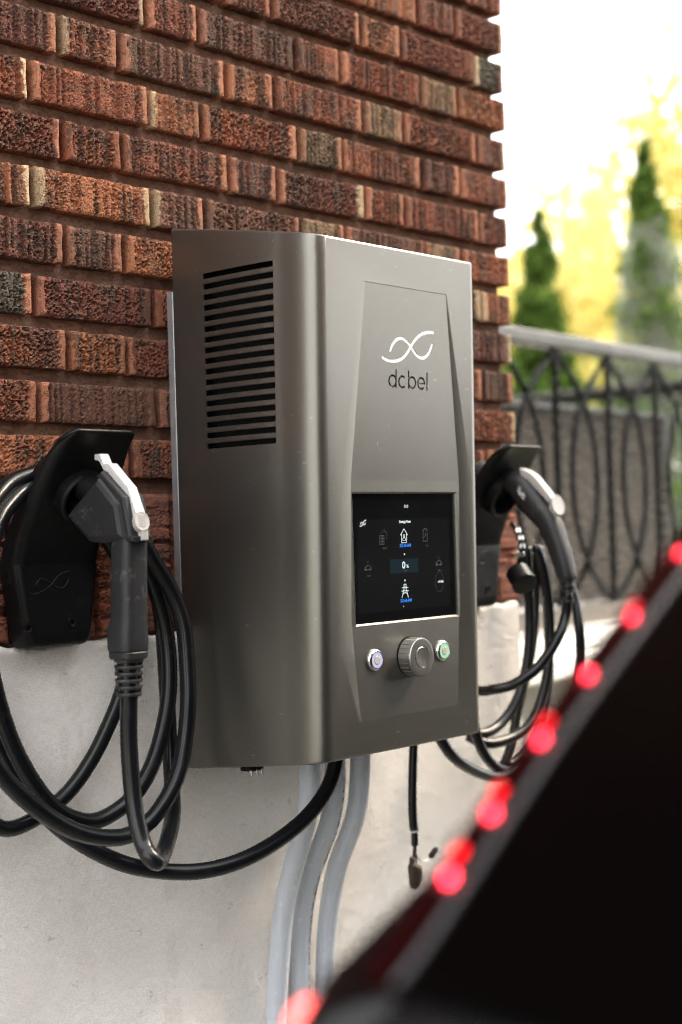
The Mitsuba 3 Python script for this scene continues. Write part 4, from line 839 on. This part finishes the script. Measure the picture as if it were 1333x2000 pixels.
# side profile (x, z) from tail to nose
YL, YR = -1.150, -2.93
prof = [(-0.800, 0.38), (-0.850, 0.60), (-0.860, 0.80), (-0.850, 0.915), (-0.800, 0.953), (-0.757, 0.983), (-0.678, 1.040), (-0.590, 1.096), (-0.487, 1.161), (-0.30, 1.262), (0.05, 1.395), (0.5, 1.475), (1.0, 1.48), (1.5, 1.36), (2.1, 1.08), (2.9, 0.98), (3.4, 0.88), (3.62, 0.68), (3.60, 0.42), (3.40, 0.30), (-0.60, 0.30)]
def side_off(p):  # tumblehome of the cabin
    return np.clip((p[:, 1] - 0.98) / 0.5, 0, 1) * 0.16
pp = np.array(prof)[::-1]
rings = []
for y, ins in ((YL - 0.03, 0.030), (YL - 0.008, 0.010), (YL - 0.0, 0.0)):
    pass
def carring(frac, ins):
    q = offset_poly(pp, ins); so = side_off(pp) * 0.0
    y = YL + (YR - YL) * frac
    return np.c_[q[:, 0], np.full(len(q), y), q[:, 1]]
W_ = YL - YR
rings = [carring(0.0, 0.020), carring(0.002 / W_, 0.010), carring(0.010 / W_, 0.0025), carring(0.022 / W_, 0.0), carring(1 - 0.03 / W_, 0.0), carring(1 - 0.01 / W_, 0.005), carring(1.0, 0.03)]
V = np.vstack(rings); n, k_ = len(rings), len(pp)
i, j = np.meshgrid(np.arange(n - 1), np.arange(k_), indexing='ij')
F = np.stack([i * k_ + j, i * k_ + (j + 1) % k_, (i + 1) * k_ + (j + 1) % k_, (i + 1) * k_ + j], -1).reshape(-1, 4)
cb_ = [tm(V, F)]
for ring_, fl in ((rings[0], 0), (rings[-1], 1)):
    tv, tf = trimesh.creation.triangulate_polygon(sg.Polygon(ring_[:, [0, 2]]), engine='earcut')
    ii = [int(np.argmin(((ring_[:, [0, 2]] - q) ** 2).sum(1))) for q in tv]; cb_.append(trimesh.Trimesh(ring_[ii], tf, process=False))
add(car + '__body', cat(cb_), 'car_paint', smooth=30)
# tailgate panel: dark glass and trim lying on the sloping rear
edge = np.array([(-0.805, 0.951), (-0.757, 0.983), (-0.678, 1.040), (-0.590, 1.096), (-0.487, 1.161), (-0.30, 1.262)])
ed = spline(np.c_[edge[:, 0], edge[:, 0] * 0, edge[:, 1]], 0.01)
tg = np.gradient(ed, axis=0); tg /= np.linalg.norm(tg, axis=1, keepdims=True); nn = np.c_[-tg[:, 2], tg[:, 0] * 0, tg[:, 0]]
def strip(y0, y1, h0, h1, mat_, name, bev=0.002):
    R = [np.array([p + n_ * h0 + [0, y0, 0], p + n_ * h1 + [0, y0 - bev, 0], p + n_ * h1 + [0, y1 + bev, 0], p + n_ * h0 + [0, y1, 0]]) for p, n_ in zip(ed, nn)]
    return add(name, loft(R), mat_, smooth=25)
strip(YL - 0.021, YR + 0.03, -0.004, 0.006, 'car_trim', car + '__tailgate')
add(car + '__edge_trim', tube(ed + nn * 0.004 + [0, YL - 0.0165, 0], 0.0027, 12, smooth_path=False), 'edge_metal', smooth=True)
lb = strip(YL + 0.0055, YL - 0.0135, -0.002, 0.006, 'red_lens', car + '__light_bar')
labels[lb] = {'label': 'dark red light bar along the sloping edge'}
LP = [(-0.542, 1.126), (-0.590, 1.096), (-0.636, 1.067), (-0.678, 1.040), (-0.719, 1.012), (-0.757, 0.983)]
for q, (x, z) in enumerate(LP):
    i_ = int(np.argmin(np.abs(ed[:, 0] - x))); o = ed[i_] + nn[i_] * 0.0062 + [0, YL - 0.0085, 0]; t_ = tg[i_]; n_ = nn[i_]; u_ = np.array([0, 1.0, 0])
    a_2 = np.linspace(0, 2 * math.pi, 20, endpoint=False)
    gl = loft([o + u_ * 0.003 + n_ * (h - 0.002) + s * (t_ * 0.0062 * np.cos(a_2)[:, None] + u_ * 0.0080 * np.sin(a_2)[:, None]) for h, s in ((0, 1), (0.0018, 0.95), (0.0026, 0.7))])
    kg = key_for(car + '__lamp_lens'); scene[kg] = {**mikit.ply(gl, 'red_lens', smooth=30), 'emitter': {'type': 'area', 'radiance': rgb(0.011, 0.0001, 0.0004)}}
    m = loft([o + n_ * h + s * (t_ * 0.0036 * np.cos(a_2)[:, None] + u_ * 0.0018 * np.sin(a_2)[:, None]) for h, s in ((0, 1), (0.0025, 0.9), (0.0035, 0.5))])
    k = key_for(car + '__red_lamp'); scene[k] = {**mikit.ply(m, 'red_lens', smooth=30), 'emitter': {'type': 'area', 'radiance': rgb(*(np.array((0.95, 0.028, 0.052)) * (0.50, 0.62, 0.75, 0.90, 1.10, 1.35)[q]))}}
for q in (1, 3, 4, 5):                                               # second, deeper red diode beside the bright one
    i_ = int(np.argmin(np.abs(ed[:, 0] - LP[q][0]))); o = ed[i_] + nn[i_] * 0.0062 + tg[i_] * (0.0075 + 0.0012 * q) + [0, YL - 0.0035, 0]
    m = hull_of([o, o + tg[i_] * 0.004], 0.0021, 1)
    k = key_for(car + '__red_lamp'); scene[k] = {**mikit.ply(m, 'red_lens', smooth=True), 'emitter': {'type': 'area', 'radiance': rgb(0.075 + 0.05 * q, 0.0012, 0.003)}}
# rear wing bulging towards the wall, with the big tail lamp
wing = [(-0.86, 0.60), (-0.862, 0.80), (-0.848, 0.880), (-0.826, 0.926), (-0.797, 0.954), (-0.757, 0.971), (-0.718, 0.988), (-0.680, 1.001), (-0.640, 1.003), (-0.50, 1.00), (0.2, 1.00), (0.2, 0.45), (-0.75, 0.42)]
wp = np.array(wing)[::-1]
rings = [np.c_[offset_poly(wp, s)[:, 0], np.full(len(wp), y), offset_poly(wp, s)[:, 1]] for y, s in ((YL - 0.015, -0.002), (YL + 0.015, 0.0), (YL + 0.032, 0.004), (YL + 0.042, 0.011), (YL + 0.050, 0.024), (YL + 0.053, 0.045))]
add(car + '__rear_wing', loft(rings), 'car_paint', smooth=40)
tl = key_for(car + '__tail_lamp')
m = hull_of([(-0.7860, YL + 0.054, 0.9180), (-0.7780, YL + 0.054, 0.9150), (-0.7800, YL + 0.052, 0.9000)], 0.0130)
scene[tl] = {**mikit.ply(m, 'red_lens', smooth=True), 'emitter': {'type': 'area', 'radiance': rgb(0.45, 0.05, 0.045)}}; labels[tl] = {'label': 'bright red tail lamp at the lower corner'}
for x in (0.0, 2.75):
    for y in (YL - 0.03, YR + 0.22):
        wv = add(car + '__wheel', lathe([(0.20, 0), (0.30, 0), (0.335, 0.02), (0.345, 0.06), (0.345, 0.15), (0.33, 0.19), (0.2, 0.19)], (x, y - 0.19 if False else y, 0.345), (0, -1, 0), 48), 'tyre', smooth=30)
        add(wv + '__rim', lathe([(0, 0.02), (0.06, 0.015), (0.19, 0.03), (0.205, 0.02), (0.205, 0.17), (0, 0.17)], (x, y, 0.345), (0, -1, 0), 40), 'steel', smooth=30)
wq = [(0.05, 1.02), (-0.20, 1.235), (0.10, 1.36), (0.5, 1.43), (1.0, 1.43), (1.45, 1.32), (1.85, 1.05)]
for y in (YL + 0.001, YR - 0.001): add(car + '__side_window', prism(wq, -0.003, 0.003, 0.001, lambda v, y=y: np.stack([v[:, 0], y + v[:, 2], v[:, 1]], 1)), 'car_glass')

kx = add(car + '__wing_reflection', hull_of([(-0.7600, YL + 0.050, 0.9300), (-0.7230, YL + 0.050, 0.9430)], 0.0115), 'reflection_grey', smooth=True); labels[kx] = {'label': 'glossy grey piece added for the pale wall mirrored in the rear wing'}  # added piece, stands in for the wall reflected in the glossy wing
add(car + '__tailgate_highlight', hull_of([(-0.775, YL - 0.022, 0.958), (-0.768, YL - 0.036, 0.960)], 0.0045), 'edge_metal', smooth=True)  # added metal blob standing in for a small highlight at the tailgate corner
# ---------------------------------------------------------------- the house across the driveway (behind the camera)
nb = thing('neighbour_house', 'brown brick house on the other side of the driveway, facing the cabinet', 'house')
add(nb + '__wall', cat([box(-3.6, 4.3, -10.0, -4.6, 0, 4.6)]), 'neighbour_brick')
add(nb + '__roof', tm([(-4.0, -10.4, 4.6), (4.7, -10.4, 4.6), (4.7, -4.2, 4.6), (-4.0, -4.2, 4.6), (-2, -7.3, 6.4), (2.4, -7.3, 6.4)], [(0, 1, 5, 4), (2, 3, 4, 5), (1, 2, 5, 5), (3, 0, 4, 4), (0, 3, 2, 1)]), 'roof_dark')
for x, z in ((-2.2, 1.6), (0.4, 1.6), (3.0, 1.6)):
    w = add(nb + '__window', cat([box(x - 0.55, x + 0.55, -4.62, -4.585, z, z + 0.08), box(x - 0.55, x + 0.55, -4.62, -4.585, z + 1.3, z + 1.38), box(x - 0.55, x - 0.47, -4.62, -4.586, z + 0.08, z + 1.3), box(x + 0.47, x + 0.55, -4.62, -4.586, z + 0.08, z + 1.3)]), 'white_paint')
    add(w + '__pane', box(x - 0.47, x + 0.47, -4.62, -4.592, z + 0.08, z + 1.3), 'window_dark')
